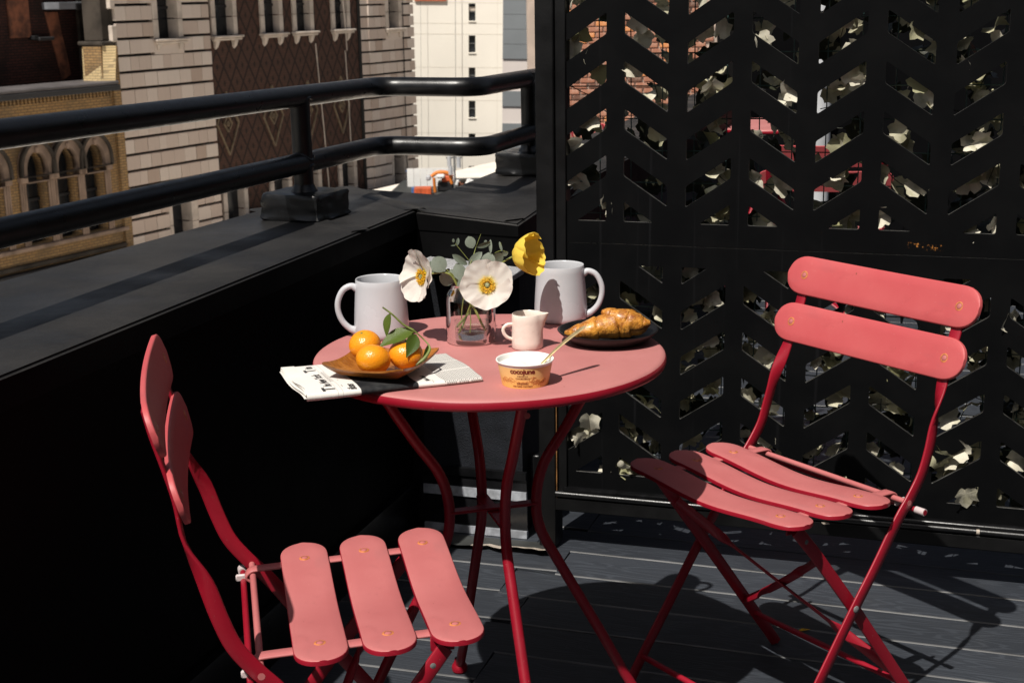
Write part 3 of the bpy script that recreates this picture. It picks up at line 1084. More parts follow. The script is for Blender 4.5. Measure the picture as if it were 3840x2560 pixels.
# ------------------------------------------------------------------ bistro table
def make_table(loc, az0, label):
    root = empty('bistro_table', loc, 0, label, 'table', 'round red bistro tables')
    mb = MB()
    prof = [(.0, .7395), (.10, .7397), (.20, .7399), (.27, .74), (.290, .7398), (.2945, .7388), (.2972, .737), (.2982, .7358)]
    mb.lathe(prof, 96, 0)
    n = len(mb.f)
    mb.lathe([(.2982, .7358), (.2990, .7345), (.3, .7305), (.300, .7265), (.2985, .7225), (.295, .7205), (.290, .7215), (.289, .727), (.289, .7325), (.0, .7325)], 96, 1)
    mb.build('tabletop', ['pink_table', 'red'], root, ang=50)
    prof = [(.205, .7315), (.198, .70), (.176, .66), (.133, .59), (.094, .53), (.079, .47), (.085, .41), (.120, .34), (.195, .20), (.255, .085), (.300, .012)]
    for i in range(4):
        a = math.radians(az0 + 90 * i)
        pts = catmull([(r * math.cos(a), r * math.sin(a), z) for r, z in prof], 5)
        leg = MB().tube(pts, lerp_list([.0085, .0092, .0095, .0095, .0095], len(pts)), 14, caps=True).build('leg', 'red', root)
        e = .300
        MB().lathe([(0.001, .0), (.010, .0003), (.0150, .004), (.0163, .010), (.0150, .016), (.0118, .0205), (.0105, .024), (.0095, .03)], 20,
                   c=(e * math.cos(a), e * math.sin(a), 0)).build('foot', 'red', leg)
    for i in (0, 1):
        a = math.radians(az0 + 90 * i); d = Vector((math.cos(a), math.sin(a), 0))
        z = .459 - .006 * i
        MB().bar([d * -.078 + Vector((0, 0, z)), d * .078 + Vector((0, 0, z))], [Vector((-d.y, d.x, 0))] * 2, .022, .005).build('cross_bar', 'red', root)
    for i in (0, 1):                     # gusset plates at the crossing
        a = math.radians(az0 + 90 * i + 45); d = Vector((math.cos(a), math.sin(a), 0))
    MB().lathe([(.0, .716), (.215, .716), (.2155, .7325)], 40).build('leg_ring', 'red', root)
    return root
table = make_table((-.0386, 2.354, 0), 15.5, 'round pinkish red metal bistro table laid for breakfast, with curved legs')
MB().lathe([(0, 0), (.0045, 0), (.005, .0008), (0, .001)], 14).build('sticker', 'pink_top', table, loc=(.060, -.218, .690), rot=(PI / 2 - .2, 0, .2))

# ------------------------------------------------------------------ folding chairs
def slat_mesh(name, half, hw, th, curve, top, side='red'):
    """pressed slat along x with rounded ends; curve(x) gives the offset along the slat normal"""
    xs = []
    le = .046
    for i in range(9): xs.append(-half + le * (1 - math.cos(PI / 2 * i / 8)) if i else -half + .0002)
    m = 22
    for i in range(1, m): xs.append(-half + le + (2 * half - 2 * le) * i / m)
    xs += [-x for x in xs[:9]][::-1]
    vs = []; fs = []; mi = []
    for x in xs:
        d = max(0, abs(x) - (half - le)) / le
        w = hw * max(.02, (1 - min(1, d) ** 2.25)) ** (1 / 2.25) if d < 1 else hw * .1
        z = curve(x)
        e = min(.0022, w * .3)
        sec = [(-w, -th), (-w, -.0022), (-w + e * .35, -.0007), (-w + e, 0), (-w * .5, .0004), (0, .0006), (w * .5, .0004), (w - e, 0), (w - e * .35, -.0007), (w, -.0022), (w, -th), (w - .001 * (w > .01), -th)]
        sec = sec[:-1]
        vs += [(x, y, z + q) for y, q in sec]
    n = 11
    for i in range(len(xs) - 1):
        for k in range(n):
            fs.append([i * n + k, i * n + (k + 1) % n, (i + 1) * n + (k + 1) % n, (i + 1) * n + k])
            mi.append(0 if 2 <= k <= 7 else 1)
    fs.append(list(range(n))); mi.append(1)
    fs.append([(len(xs) - 1) * n + k for k in range(n)]); mi.append(1)
    mb = MB(); mb.v = vs; mb.f = fs; mb.m = mi
    return mb.mesh(name, [top, side], ang=40)

seat_curve = lambda x: -.0125 * (.5 + .5 * math.cos(PI * min(1, abs(x) / .19))) + .002 * max(0, abs(x) - .17) / .05
back_curve = lambda x: -.007 * (1 - min(1, abs(x) / .2) ** 2) + .03 * max(0, abs(x) - .2)
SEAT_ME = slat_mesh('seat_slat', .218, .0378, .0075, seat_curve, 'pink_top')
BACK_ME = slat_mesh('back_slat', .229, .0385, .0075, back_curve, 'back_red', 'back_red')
rv = MB().lathe([(0.0001, .0020), (.0028, .0018), (.0048, .0010), (.0056, -.0006)], 14, 1)
rv.lathe([(.0056, .0008), (.0072, .0007), (.0084, .0002), (.0090, -.001)], 18, 0)
RIVET_ME = rv.mesh('rivet', ['rivet', 'pink_top'])

TOP_R = ((-.3275, .811), (-.311, .765), (-.2955, .72), (-.2805, .68))
TOP_L = ((-.304, .824), (-.297, .79), (-.285, .745), (-.2745, .70))
def make_chair(label, group='red folding bistro chairs', backs=((-.273, .690), (-.3067, .779)), tilt=.362, top=TOP_R):
    root = empty('folding_chair', (0, 0, 0), 0, label, 'chair', group)
    # seat
    for v, z in ((.0955, .4695), (0, .466), (-.0952, .4625)):
        s = link('seat_slat', SEAT_ME, root, (0, v, z), (.03, 0, 0))
        for sx in (1, -1):
            link('rivet', RIVET_ME, s, (sx * .1577, 0, seat_curve(.1577) + .0006))
    # back slats: normal tilts forward and up
    for v, z in backs:
        s = link('back_slat', BACK_ME, root, (0, v + .001, z))
        # local z (slat face) must point forward (+y) and a little up
        X = Vector((-1, 0, 0)); Z = Vector((0, math.cos(tilt), math.sin(tilt))); Y = Z.cross(X)
        s.rotation_euler = Matrix((X, Y, Z)).transposed().to_euler()
        for sx in (1, -1):
            link('rivet', RIVET_ME, s, (sx * .1867, 0, back_curve(.1867) + .0006))
    # back uprights that run forward to the front feet
    path = list(top) + [(-.2655, .64), (-.243, .585), (-.228, .535), (-.211, .49),
            (-.184, .452), (-.152, .415), (-.10, .342), (-.045, .270), (.03, .166), (.106, .061), (.142, .004)]
    for sx in (1, -1):
        pts = []
        for i, (v, z) in enumerate(path):
            x = .187 if z > .66 else (.187 + (.66 - z) / .1 * .013 if z > .56 else .200)
            pts.append((sx * x, v, z))
        pts = catmull(pts, 4)
        W = []
        for i, p in enumerate(pts):
            a = min(1, max(0, (.655 - p.z) / .10)); a = a * a * (3 - 2 * a)
            tn = (pts[min(i + 1, len(pts) - 1)] - pts[max(0, i - 1)]).normalized()
            fw = Vector((1, 0, 0)).cross(tn)
            W.append(Vector((1, 0, 0)) * math.cos(a * PI / 2) * sx + fw * math.sin(a * PI / 2))
        MB().bar(pts, W, .0235, .0055).build('back_upright', 'red', root, ang=50)
    # inner legs from the front of the seat to the rear feet
    for sx in (1, -1):
        pts = [(sx * .178, .078, .445), (sx * .184, .04, .398), (sx * .1895, -.055, .276), (sx * .1915, -.24, .030), (sx * .1915, -.262, .0)]
        W = []
        for i in range(len(pts)):
            a = Vector(pts[max(0, i - 1)]); b = Vector(pts[min(i + 1, 4)])
            W.append(Vector((1, 0, 0)).cross((b - a).normalized()))
        MB().bar(pts, W, .0235, .0055).build('cross_leg', 'red', root, ang=50)
        MB().lathe([(0.0001, .003), (.004, .0026), (.0062, .001), (.0066, -.001)], 12).build('bolt', 'pole_grey', root, loc=(sx * .2035, -.050, .276), rot=(0, sx * PI / 2, 0))
        MB().lathe([(0.0001, .003), (.004, .0026), (.0062, .001), (.0066, -.001)], 12).build('bolt', 'pole_grey', root, loc=(sx * .1815, .058, .421), rot=(0, sx * PI / 2, 0))
    # seat rails, curled round the rear rod
    for sx in (1, -1):
        pts = catmull([(sx * .157, .125, .4600), (sx * .157, .05, .4585), (sx * .157, -.08, .4545), (sx * .157, -.165, .4525),
                       (sx * .157, -.182, .4500), (sx * .157, -.1885, .441), (sx * .157, -.181, .4335)], 3)
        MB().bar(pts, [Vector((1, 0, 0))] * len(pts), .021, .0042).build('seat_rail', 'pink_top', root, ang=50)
        MB().box((sx * .168, .075, .447), (.004, .034, .022), 0, .001).build('rail_bracket', 'red', root)
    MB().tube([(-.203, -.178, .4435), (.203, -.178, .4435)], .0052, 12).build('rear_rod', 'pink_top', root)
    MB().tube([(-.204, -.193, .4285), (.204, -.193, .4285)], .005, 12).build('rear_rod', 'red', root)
    for sx in (1, -1):
        MB().tube([(sx * .205, -.194, .4283), (sx * .224, -.195, .4278)], .0066, 14).build('rod_cap', 'white_plastic', root)
        MB().tube([(sx * .2241, -.195, .4278), (sx * .2247, -.195, .4278)], .0048, 14).build('rod_cap', 'red', root)
        MB().box((sx * .170, -.192, .434), (.006, .026, .012), 0, .002).build('rod_clip', 'white_plastic', root)
    MB().tube([(-.198, .0985, .0735), (.198, .0985, .0735)], .0058, 12).build('front_stretcher', 'red', root)
    MB().tube([(-.190, -.196, .086), (.190, -.196, .086)], .0058, 12).build('rear_stretcher', 'red', root)
    # twisted cross braces between the inner legs
    def on_leg(sx, f): return Vector((sx * (.182 + .008 * f), .05 - .29 * f, .412 - .39 * f))
    for s in (1, -1):
        a = on_leg(s, .08); b = on_leg(-s, .74)
        ax = (b - a).normalized(); n0 = Vector((0, .8, .6)); n0 = (n0 - ax * n0.dot(ax)).normalized(); n1 = ax.cross(n0)
        pts = []; W = []; N = 30
        for i in range(N + 1):
            u = i / N
            pts.append(a.lerp(b, u) + n1 * 0 + n0 * 0 + Vector((0, .006 * s, .004 * s)) * math.sin(PI * u))
            tw = 0
            for e0 in (.24, .76):
                k = min(1, max(0, (u - e0 + .05) / .1)); tw += k * k * (3 - 2 * k) * PI / 2
            W.append(n1 * math.cos(tw) + n0 * math.sin(tw))
        MB().bar(pts, W, .019, .0048).build('brace', 'red', root, ang=50)
    return root
def place(o, x, y, th):
    o.location = (x, y, 0); o.rotation_euler = (0, 0, th - PI / 2)
chairR = make_chair('red folding bistro chair facing us at the right of the table, before the slotted screen')
place(chairR, .4357, 2.4411, -2.5379)
chairL = make_chair('red folding bistro chair seen side-on at lower left, its back towards the parapet', backs=((-.2650, .706), (-.2890, .799)), tilt=.27, top=TOP_L)
place(chairL, -.2134, 1.9954, .2025)
# the neighbouring set glimpsed through the slots
t2 = make_table((1.17, 6.42, 0), 40, 'round red bistro table glimpsed through slots of the black screen')
for (x, y, th, lb) in ((1.14, 5.12, 1.35, 'red folding chair behind the screen, nearest to the slots'),
                       (.62, 6.05, .35, 'red folding chair behind the screen, left of the far table')):
    c = copy_tree(chairR); c['label'] = lb; place(c, x, y, th)

# ------------------------------------------------------------------ mugs
TZ = .7402
def mug(loc, rz, label, h=.1035):
    root = empty('mug', loc, rz, label, 'mug', 'pale grey mugs')
    prof = [(.0001, .002), (.040, .002), (.0415, .0), (.0455, .0008), (.0482, .004), (.0492, .010), (.0490, .022), (.0478, .045), (.0460, .070), (.0444, .092), (.0438, h - .0012),
            (.0432, h), (.0420, h - .0004), (.0414, h - .002), (.0420, .085), (.0445, .04), (.0450, .012), (.040, .006), (.0001, .005)]
    MB().lathe(prof, 56).build('body', 'mug', root, ang=60)
    pts = catmull([(.0425, 0, h - .016), (.052, 0, h - .0115), (.066, 0, h - .018), (.0755, 0, h - .036), (.0765, 0, h - .055), (.0700, 0, h - .074), (.058, 0, h - .0875), (.0470, 0, h - .0925)], 5)
    MB().tube(pts, lerp_list([.0068, .0056, .0053, .0052, .0052, .0054, .0058, .0078], len(pts)), 14, flat=1.0).build('handle', 'mug', root)
    return root
mug((-.233, 2.490, TZ), math.radians(188), 'pale grey mug at the left, behind the oranges, handle to the left')
mug((.092, 2.588, TZ), math.radians(-8), 'pale grey mug at the right, behind the croissant, handle to the right')

# ------------------------------------------------------------------ creamer
cr = empty('creamer', (.0265, 2.378, TZ), 0, 'small handmade cream ceramic pitcher with pouring lip', 'pitcher')
H = .0600
rings = [(.0258, 0), (.0272, .002), (.0270, .012), (.0266, .030), (.0262, .048), (.0262, H - .001), (.0255, H), (.0245, H - .001), (.0243, .045), (.0245, .02), (.020, .006), (.0001, .005)]
vs = []; fs = []; n = 48
for r, z in rings:
    for k in range(n):
        a = 2 * PI * k / n
        d = (a - math.radians(-12) + PI) % (2 * PI) - PI
        f = max(0, (z - .024) / (H - .024))
        sp = math.exp(-(d / .26) ** 2) * f ** 1.6 * .0125 if r > .01 else 0
        wob = .0007 * mnoise.noise(Vector((math.cos(a) * 2, math.sin(a) * 2, z * 60)))
        vs.append(((r + sp + wob) * math.cos(a), (r + sp * 1.0 + wob) * math.sin(a), z + (.0015 * sp / .0125 if z > .05 else 0)))
for i in range(len(rings) - 1):
    for k in range(n): fs.append([i * n + k, i * n + (k + 1) % n, (i + 1) * n + (k + 1) % n, (i + 1) * n + k])
MB().add(vs, fs).build('body', 'cream', cr, ang=60)
pts = catmull([(-.0250, -.003, .0420), (-.0335, -.0045, .0415), (-.0405, -.006, .036), (-.0405, -.006, .028), (-.0350, -.005, .0200), (-.0255, -.003, .0150)], 5)
MB().tube(pts, [.0024] * len(pts), 10, flat=1.25).build('handle', 'cream', cr)

# ------------------------------------------------------------------ vase
vz = empty('glass_vase', (-.0714, 2.432, TZ), 0, 'clear glass jar vase holding the poppies and eucalyptus', 'vase')
outer = [(.0400, .0), (.0430, .0015), (.0440, .005), (.0440, .072), (.0432, .080), (.0405, .0875), (.0372, .0925), (.0355, .0965), (.0353, .1005), (.0362, .1030)]
MB().lathe(outer, 56).build('body', 'glass', vz)
MB().lathe([(.0362, .1030), (.0358, .1040), (.0348, .1040), (.0342, .1030), (.0340, .0995), (.0358, .0915), (.0395, .0855), (.0420, .078), (.0424, .070), (.0424, .012), (.040, .0085), (.0001, .0080)], 56).build('inner_wall', 'glass_thick', vz)
MB().lathe([(.0001, .0012), (.034, .0012), (.0395, .0)], 48).build('base', 'glass_thick', vz)
MB().lathe([(.0001, .0318), (.0405, .0318), (.0419, .0325), (.0421, .0318), (.0421, .0125), (.0398, .0092), (.0001, .0088)], 56).build('water', 'water', vz)

# ------------------------------------------------------------------ flowers
VB = Vector((-.0714, 2.432, .74))
def petals(root, mat, n, R, cup, seed, squash=(1, 1), ruffle=.12, inner_r=.004, rad=lambda f: f):
    rng = random.Random(seed)
    for i in range(n):
        a0 = 2 * PI * i / n + rng.uniform(-.12, .12)
        span = 2 * PI / n * 1.55
        nr, na = 14, 36
        vs = []; fs = []
        up = (i % 2) * .0026
        ph = rng.uniform(0, 6)
        for r in range(nr + 1):
            fr = r / nr
            for k in range(na + 1):
                fa = k / na - .5
                a = a0 + fa * span * (.55 + .45 * fr)
                edge = 1 - .20 * abs(2 * fa) ** 3.5 + .042 * math.sin(fa * 9 + ph) + .010 * math.sin(fa * 33 + ph * 2)
                rr = inner_r + (R - inner_r) * rad(fr) * edge
                z = cup(fr) + up + ruffle * R * fr ** 1.5 * (.60 * math.sin(fa * 5.5 + ph) + .16 * math.sin(fa * 12 + ph * 1.7 + fr * 2)) * (.35 + abs(2 * fa) * .65)
                z += ruffle * R * fr ** 5 * .09 * math.sin(fa * 38 + ph * 3)
                z += .0022 * fr * mnoise.noise(Vector((math.cos(a) * fr * 3.2 + seed, math.sin(a) * fr * 3.2, i * 3.1)))
                vs.append((rr * math.cos(a) * squash[0], rr * math.sin(a) * squash[1], z))
        m = na + 1
        for r in range(nr):
            for k in range(na): fs.append([r * m + k, r * m + k + 1, (r + 1) * m + k + 1, (r + 1) * m + k])
        MB().add(vs, fs).build('petal', mat, root, ang=180, fix=False)
def centre(root, h=.004):
    mb = MB(); rng = random.Random(3)
    for i in range(190):
        a = rng.uniform(0, 2 * PI); r = rng.uniform(.006, .0145)
        p = Vector((math.cos(a) * r, math.sin(a) * r, rng.uniform(.004, .0085)))
        mb.box(p, (.0011, .0011, .0015), 0, 0, Matrix.Rotation(a, 3, 'Z'))
        b = Vector((math.cos(a) * .0035, math.sin(a) * .0035, .001))
        mb.tube([b, p], .00022, 3, caps=False)
    mb.build('stamens', 'anther', root, kind='stuff')
    MB().lathe([(.0001, .0072), (.003, .0070), (.0042, .0060), (.0040, .0035), (.0028, .0)], 16).build('pistil', 'pistil', root)
    mb = MB()
    for i in range(8):
        a = 2 * PI * i / 8
        mb.box((math.cos(a) * .0022, math.sin(a) * .0022, .0074), (.0040, .0007, .0005), 0, 0, Matrix.Rotation(a, 3, 'Z'))
    mb.build('stigma', 'pistil_ray', root)
def flower(name, pos, normal, label, cat, spin=0):
    root = empty(name, pos, 0, label, cat)
    q = Vector(normal).normalized().to_track_quat('Z', 'Y')
    root.rotation_euler = (q.to_matrix() @ Matrix.Rotation(spin, 3, 'Z')).to_euler()
    return root
def stem_to(root, pts, r, mat='stem'):
    """pts in world coordinates; built in the root's own space"""
    inv = (Matrix.LocRotScale(root.location, root.rotation_euler, None)).inverted()
    p = catmull([inv @ Vector(q) for q in pts], 5)
    MB().tube(p, r if not isinstance(r, (list, tuple)) else lerp_list(r, len(p)), 8).build('stem', mat, root)
def W(l): return [VB + Vector(q) for q in l]
f1 = flower('poppy', VB + Vector((.0312, -.045, .1077)), (-.05, -.93, .36), 'open white poppy facing us with a yellow centre', 'poppy', .5)
petals(f1, 'petal_white', 4, .0455, lambda r: .012 * r ** 1.5 - .001, 4, (1.0, .95), .31)
centre(f1)
stem_to(f1, W([(.0312, -.043, .1070), (.030, -.030, .100), (.0184, -.018, .0911), (.0033, -.008, .0703), (-.0045, 0.0, .0525), (-.0138, .01, .0283), (-.0218, .015, .0113)]), [.0015, .0019, .0021])
f2 = flower('poppy', VB + Vector((-.0800, -.006, .1178)), (-.80, -.58, .10), 'white poppy seen from the side, at the left edge of the bouquet', 'poppy', .9)
petals(f2, 'petal_white', 4, .0470, lambda r: .017 * r ** 1.35 - .001, 8, (1.0, 1.0), .30)
centre(f2)
stem_to(f2, W([(-.0790, -.006, .1178), (-.0654, .0, .1215), (-.0476, 0, .1236), (-.0347, 0, .1197), (-.0267, 0, .1099), (-.0211, 0, .0977), (-.0086, 0, .0781), (.0064, 0, .0583), (.0213, -.01, .0286), (.0290, -.015, .0174)]), [.0016, .0020, .0022])
f3 = flower('poppy', VB + Vector((.0805, .055, .1430)), (.84, -.52, .08), 'yellow poppy cup leaning over the right mug', 'poppy', .4)
petals(f3, 'petal_yellow', 4, .0385, lambda r: .034 * (1 - math.cos(1.65 * r)), 13, (1, 1), .30, .003, lambda f: math.sin(1.45 * f) / math.sin(1.45))
centre(f3)
stem_to(f3, W([(.0796, .055, .1404), (.0687, .05, .136), (.0541, .04, .1284), (.0323, .02, .1084), (.0079, .005, .0755), (-.0046, .0, .0488), (-.023, .0, .0284), (-.0320, .0, .0176)]), [.0016, .0019, .0022])

def ovate(seed, name, mat, pointy=0.0):
    n = 8; vs = []; fs = []
    for i in range(n + 1):
        t = i / n
        w = math.sin(PI * t ** (1 - .25 * pointy)) ** (.62 + pointy * .5)
        for k in (-1, -.5, 0, .5, 1):
            vs.append((k * w, t * 2 - 1, (.13 * abs(k) * w) - .16 * (t - .5) ** 2 * 2))
    for i in range(n):
        for k in range(4): fs.append([i * 5 + k, i * 5 + k + 1, (i + 1) * 5 + k + 1, (i + 1) * 5 + k])
    return MB().add(vs, fs).mesh(name, mat, ang=180, fix=False)
EUC = ovate(1, 'leaf', 'euc')
CIT = ovate(2, 'leaf', 'citrus_leaf', 1.0)
leaves = [(0.0023, 0.02, 0.1718, 0.0084, 0.0101, 20, 0), (0.0259, 0.02, 0.1671, 0.0045, 0.0125, -75, 0), (0.037, 0.025, 0.163, 0.0026, 0.0119, 0, 0),
          (-0.0269, 0.01, 0.1771, 0.0021, 0.0033, 0, 1), (-0.0195, 0.01, 0.1751, 0.0026, 0.006, -10, 1), (-0.0271, 0.01, 0.1691, 0.0014, 0.0045, -85, 1),
          (-0.0162, 0.0, 0.1451, 0.0056, 0.0143, 55, 0), (0.0101, 0.01, 0.144, 0.0068, 0.0155, -45, 0), (0.033, 0.02, 0.1393, 0.0113, 0.0129, 0, 2),
          (0.0496, 0.03, 0.1413, 0.0090, 0.0101, -60, 2), (0.0617, 0.04, 0.1471, 0.0042, 0.0060, -70, 2), (-0.053, 0.0, 0.1375, 0.0130, 0.0140, 40, 3),
          (-0.0166, -0.005, 0.1245, 0.0105, 0.0158, 25, 0), (0.0169, 0.005, 0.1279, 0.009, 0.0095, -20, 2), (-0.0414, 0.012, 0.1084, 0.0105, 0.0128, 70, 3),
          (-0.0123, -0.012, 0.1036, 0.0082, 0.0098, -40, 0), (-0.0659, 0.015, 0.1295, 0.0065, 0.0107, 10, 3), (-0.0385, 0.01, 0.125, 0.003, 0.0045, -65, 3),
          (-0.0203, 0.02, 0.1082, 0.009, 0.0107, 0, 3), (0.0547, 0.04, 0.16, 0.0021, 0.0084, 15, 2), (-0.0295, 0.02, 0.1169, 0.0060, 0.0088, 30, 3),
          (0.0284, 0.022, 0.1727, 0.0018, 0.0026, -60, 0)]
e1 = empty('eucalyptus_sprig', VB + Vector((-.0157, -.012, .0432)), 0, 'tall central eucalyptus sprig with round grey-green leaves', 'eucalyptus')
e1b = empty('eucalyptus_sprig', VB + Vector((-.0011, .005, .1433)), 0, 'thin eucalyptus twig with tiny new leaves, topmost left', 'eucalyptus')
e2 = empty('eucalyptus_sprig', VB + Vector((-.0015, -.015, .018)), 0, 'eucalyptus sprig leaning right, behind the yellow poppy stem', 'eucalyptus')
e3 = empty('eucalyptus_sprig', VB + Vector((-.012, 0, .083)), 0, 'eucalyptus sprig drooping left behind the side-on white poppy', 'eucalyptus')
EU = [e1, e1b, e2, e3]
rng = random.Random(9)
for x, y, z, rx, rz_, an, who in leaves:
    r = EU[who]
    o = link('leaf', EUC, r, VB + Vector((x, y, z)) - r.location, None, (rx * 1.15, rz_ * 1.12, rz_))
    o.rotation_euler = (Matrix.Rotation(math.radians(an), 3, 'Y').inverted() @ Matrix.Rotation(rng.uniform(-.45, .05), 3, 'X') @ Matrix.Rotation(rng.uniform(-.35, .35), 3, 'Z') @ Matrix.Rotation(PI / 2, 3, 'X')).to_euler()
stem_to(e1, W([(.021, .02, .1864), (.0122, .02, .1644), (.0072, .015, .1497), (.0011, .005, .1349), (-.0047, -.005, .108), (-.0099, -.01, .0851), (-.0144, -.012, .0614), (-.0157, -.012, .0432)]), [.0004, .0008, .001])
stem_to(e1b, W([(-.0235, .01, .1722), (-.0218, .01, .1692), (-.0114, .008, .1562), (-.0011, .005, .1433)]), .0005)
stem_to(e2, W([(.0653, .04, .1495), (.0564, .04, .1525), (.0432, .03, .1493), (.0317, .02, .1363), (.0233, .01, .1275), (.0018, 0, .0645), (.0001, -.01, .0364), (-.0015, -.015, .018)]), [.0005, .0008, .001])
stem_to(e2, W([(.0549, .04, .1673), (.0564, .04, .1525)]), .0004)
stem_to(e3, W([(-.0663, .005, .1362), (-.0545, .002, .1317), (-.0392, 0, .127), (-.0276, 0, .1171), (-.0186, 0, .1013), (-.012, 0, .083)]), [.0005, .0008, .001])

# ------------------------------------------------------------------ newspaper
NW = empty('newspaper', (-.310, 2.062, TZ), math.radians(20.6), 'folded newspaper under the wooden tray, overhanging the table edge', 'newspaper')
LN, WN = .2800, .182
mb = MB(); nx, nprof = 40, None
sec = []                                            # closed section in (y, z): front fold rounded, thicker at left
def news_sec(u):
    h = .0125 - .0050 * u
    bul = .0018 * math.sin(u * 7)
    pts = []
    for k in range(9):
        a = -PI / 2 - PI * k / 8
        pts.append((.006 + math.cos(a) * .007, h / 2 + math.sin(a) * h / 2))
    for k in range(1, 9):
        y = .006 + (WN - .006) * k / 8
        pts.append((y, h + (.0014 * math.sin(y * 40 + u * 5) + bul * math.sin(PI * k / 8)) * (1 if k < 8 else .3) - .0035 * (k / 8) ** 2))
    pts.append((WN + .001, h - .008)); pts.append((WN - .002, .0005))
    return pts
m = None; vs = []
for i in range(nx + 1):
    u = i / nx; s = news_sec(u); m = len(s)
    for y, z in s:
        yy = y - .0018 * math.sin(u * 9) * (y < .02)
        vs.append((u * LN + (.003 * math.sin(y * 55) if i == 0 else 0), yy, z))
fs = []
for i in range(nx):
    for k in range(m): fs.append([i * m + k, i * m + (k + 1) % m, (i + 1) * m + (k + 1) % m, (i + 1) * m + k])
fs.append([nx * m + k for k in range(m)])
mb.add(vs, fs).build('pages', 'news', NW, ang=60)
# open page edges at the left end
for q, (dx, z0, z1, ph) in enumerate(((-.002, .0105, .012, .3), (-.004, .0082, .009, 1.2), (-.001, .006, .0065, 2.0), (-.005, .0038, .0042, .7), (.0, .0018, .0022, 2.6))):
    vs = []; fs = []; n = 24
    for i in range(n + 1):
        y = .002 + (WN - .004) * i / n
        w = .0016 * math.sin(y * 48 + ph) * (q < 4)
        for x in (0.02, .004, dx + .002 * math.sin(y * 33 + ph)):
            vs.append((x, y, (z0 if i < n else z0) + w * (1 if x < .01 else .2)))
    for i in range(n):
        for k in range(2): fs.append([i * 3 + k, i * 3 + k + 1, (i + 1) * 3 + k + 1, (i + 1) * 3 + k])
    MB().add(vs, fs).build('page_edge', 'news', NW, ang=180, fix=False)
def top_z(x, y):
    u = x / LN; s = news_sec(u)[8:17]
    for (a, za), (b, zb) in zip(s[:-1], s[1:]):
        if a <= y <= b: return za + (zb - za) * (y - a) / (b - a)
    return s[0][1] - max(0, -y + .006) * .5
def print_text(body, size, x, y0, offset=0, sx=1, shear=0, name='lettering'):
    """baseline runs along +y at x, tops of the letters towards -x"""
    me = text_mesh(body, size, offset, shear, align='LEFT')
    for v in me.vertices:
        a, b = v.co.x * sx, v.co.y
        X, Y = x - b, y0 + a
        if Y < .006:                                 # wrap round the front fold
            d = .006 - Y; h = .0125 - .005 * X / LN
            ang = min(d / (h / 2 + .0008), 2.2)
            v.co = (X, .006 - math.sin(ang) * .00745, h / 2 + math.cos(ang) * (h / 2 + .0004))
        else:
            v.co = (X, Y, top_z(X, Y) + .0004)
    me.materials.clear(); me.materials.append(M['news_ink'])
    me.name = name
    return link(name, me, NW)
print_text('T', .0270, .0460, .006, .0011, .95)
print_text('he New York', .0185, .0448, .0255, .0005, .84, .1)
print_text('T', .0250, .0448, .131, .0010, .92)
print_text('im', .0185, .0440, .1500, .0005, .9, .1)
print_text('rikes', .0185, .0785, -.004, .0006, .9, .25)
print_text('ize', .0160, .0775, .147, .0004, .85, .25)
print_text('West Bank', .0105, .1985, .008, .0004, .9, .2)
for i, (x, y0, l) in enumerate(((.2015, .002, 5), (.0610, .020, 4), (.0640, .060, 3))):
    print_text('a mnun'[:l], .004, x, y0, 0)

# ------------------------------------------------------------------ wooden tray
tr = empty('wooden_tray', (-.2075, 2.190, .7535), math.radians(-20.5), 'square dark wood tray with upturned corners holding oranges', 'tray')
hs = .073; th = .0032
def tray_z(x, y):
    r = max(abs(x), abs(y)) / hs
    cr_ = (abs(x * y) / hs ** 2)
    e = max(0, (r - .66) / .34)
    return .0003 + .0165 * e ** 1.15 + .0100 * cr_ ** 2.2
n = 36; vs = []; fs = []
def warp(u, v):
    # square with slightly bowed-in sides and rounded corners
    x, y = u * hs, v * hs
    k = .985 - .03 * (1 - abs(u) ** 2) * abs(v) ** 6 if abs(v) > abs(u) else .985 - .03 * (1 - abs(v) ** 2) * abs(u) ** 6
    c = (abs(u) * abs(v)) ** 8
    return x * k * (1 - .035 * c), y * k * (1 - .035 * c)
for lay in (0, 1):
    for i in range(n + 1):
        for j in range(n + 1):
            x, y = warp(i / n * 2 - 1, j / n * 2 - 1)
            vs.append((x, y, tray_z(x, y) + (th if lay == 0 else 0)))
N1 = (n + 1) ** 2
idx = lambda i, j, l: l * N1 + i * (n + 1) + j
for i in range(n):
    for j in range(n):
        fs.append([idx(i, j, 0), idx(i + 1, j, 0), idx(i + 1, j + 1, 0), idx(i, j + 1, 0)])
        fs.append([idx(i, j, 1), idx(i, j + 1, 1), idx(i + 1, j + 1, 1), idx(i + 1, j, 1)])
for i in range(n):
    for a, b in ((idx(i, 0, 0), idx(i + 1, 0, 0)), (idx(i, n, 0), idx(i + 1, n, 0)), (idx(0, i, 0), idx(0, i + 1, 0)), (idx(n, i, 0), idx(n, i + 1, 0))):
        fs.append([a, b, b + N1, a + N1])
MB().add(vs, fs).build('body', 'wood', tr, ang=50)

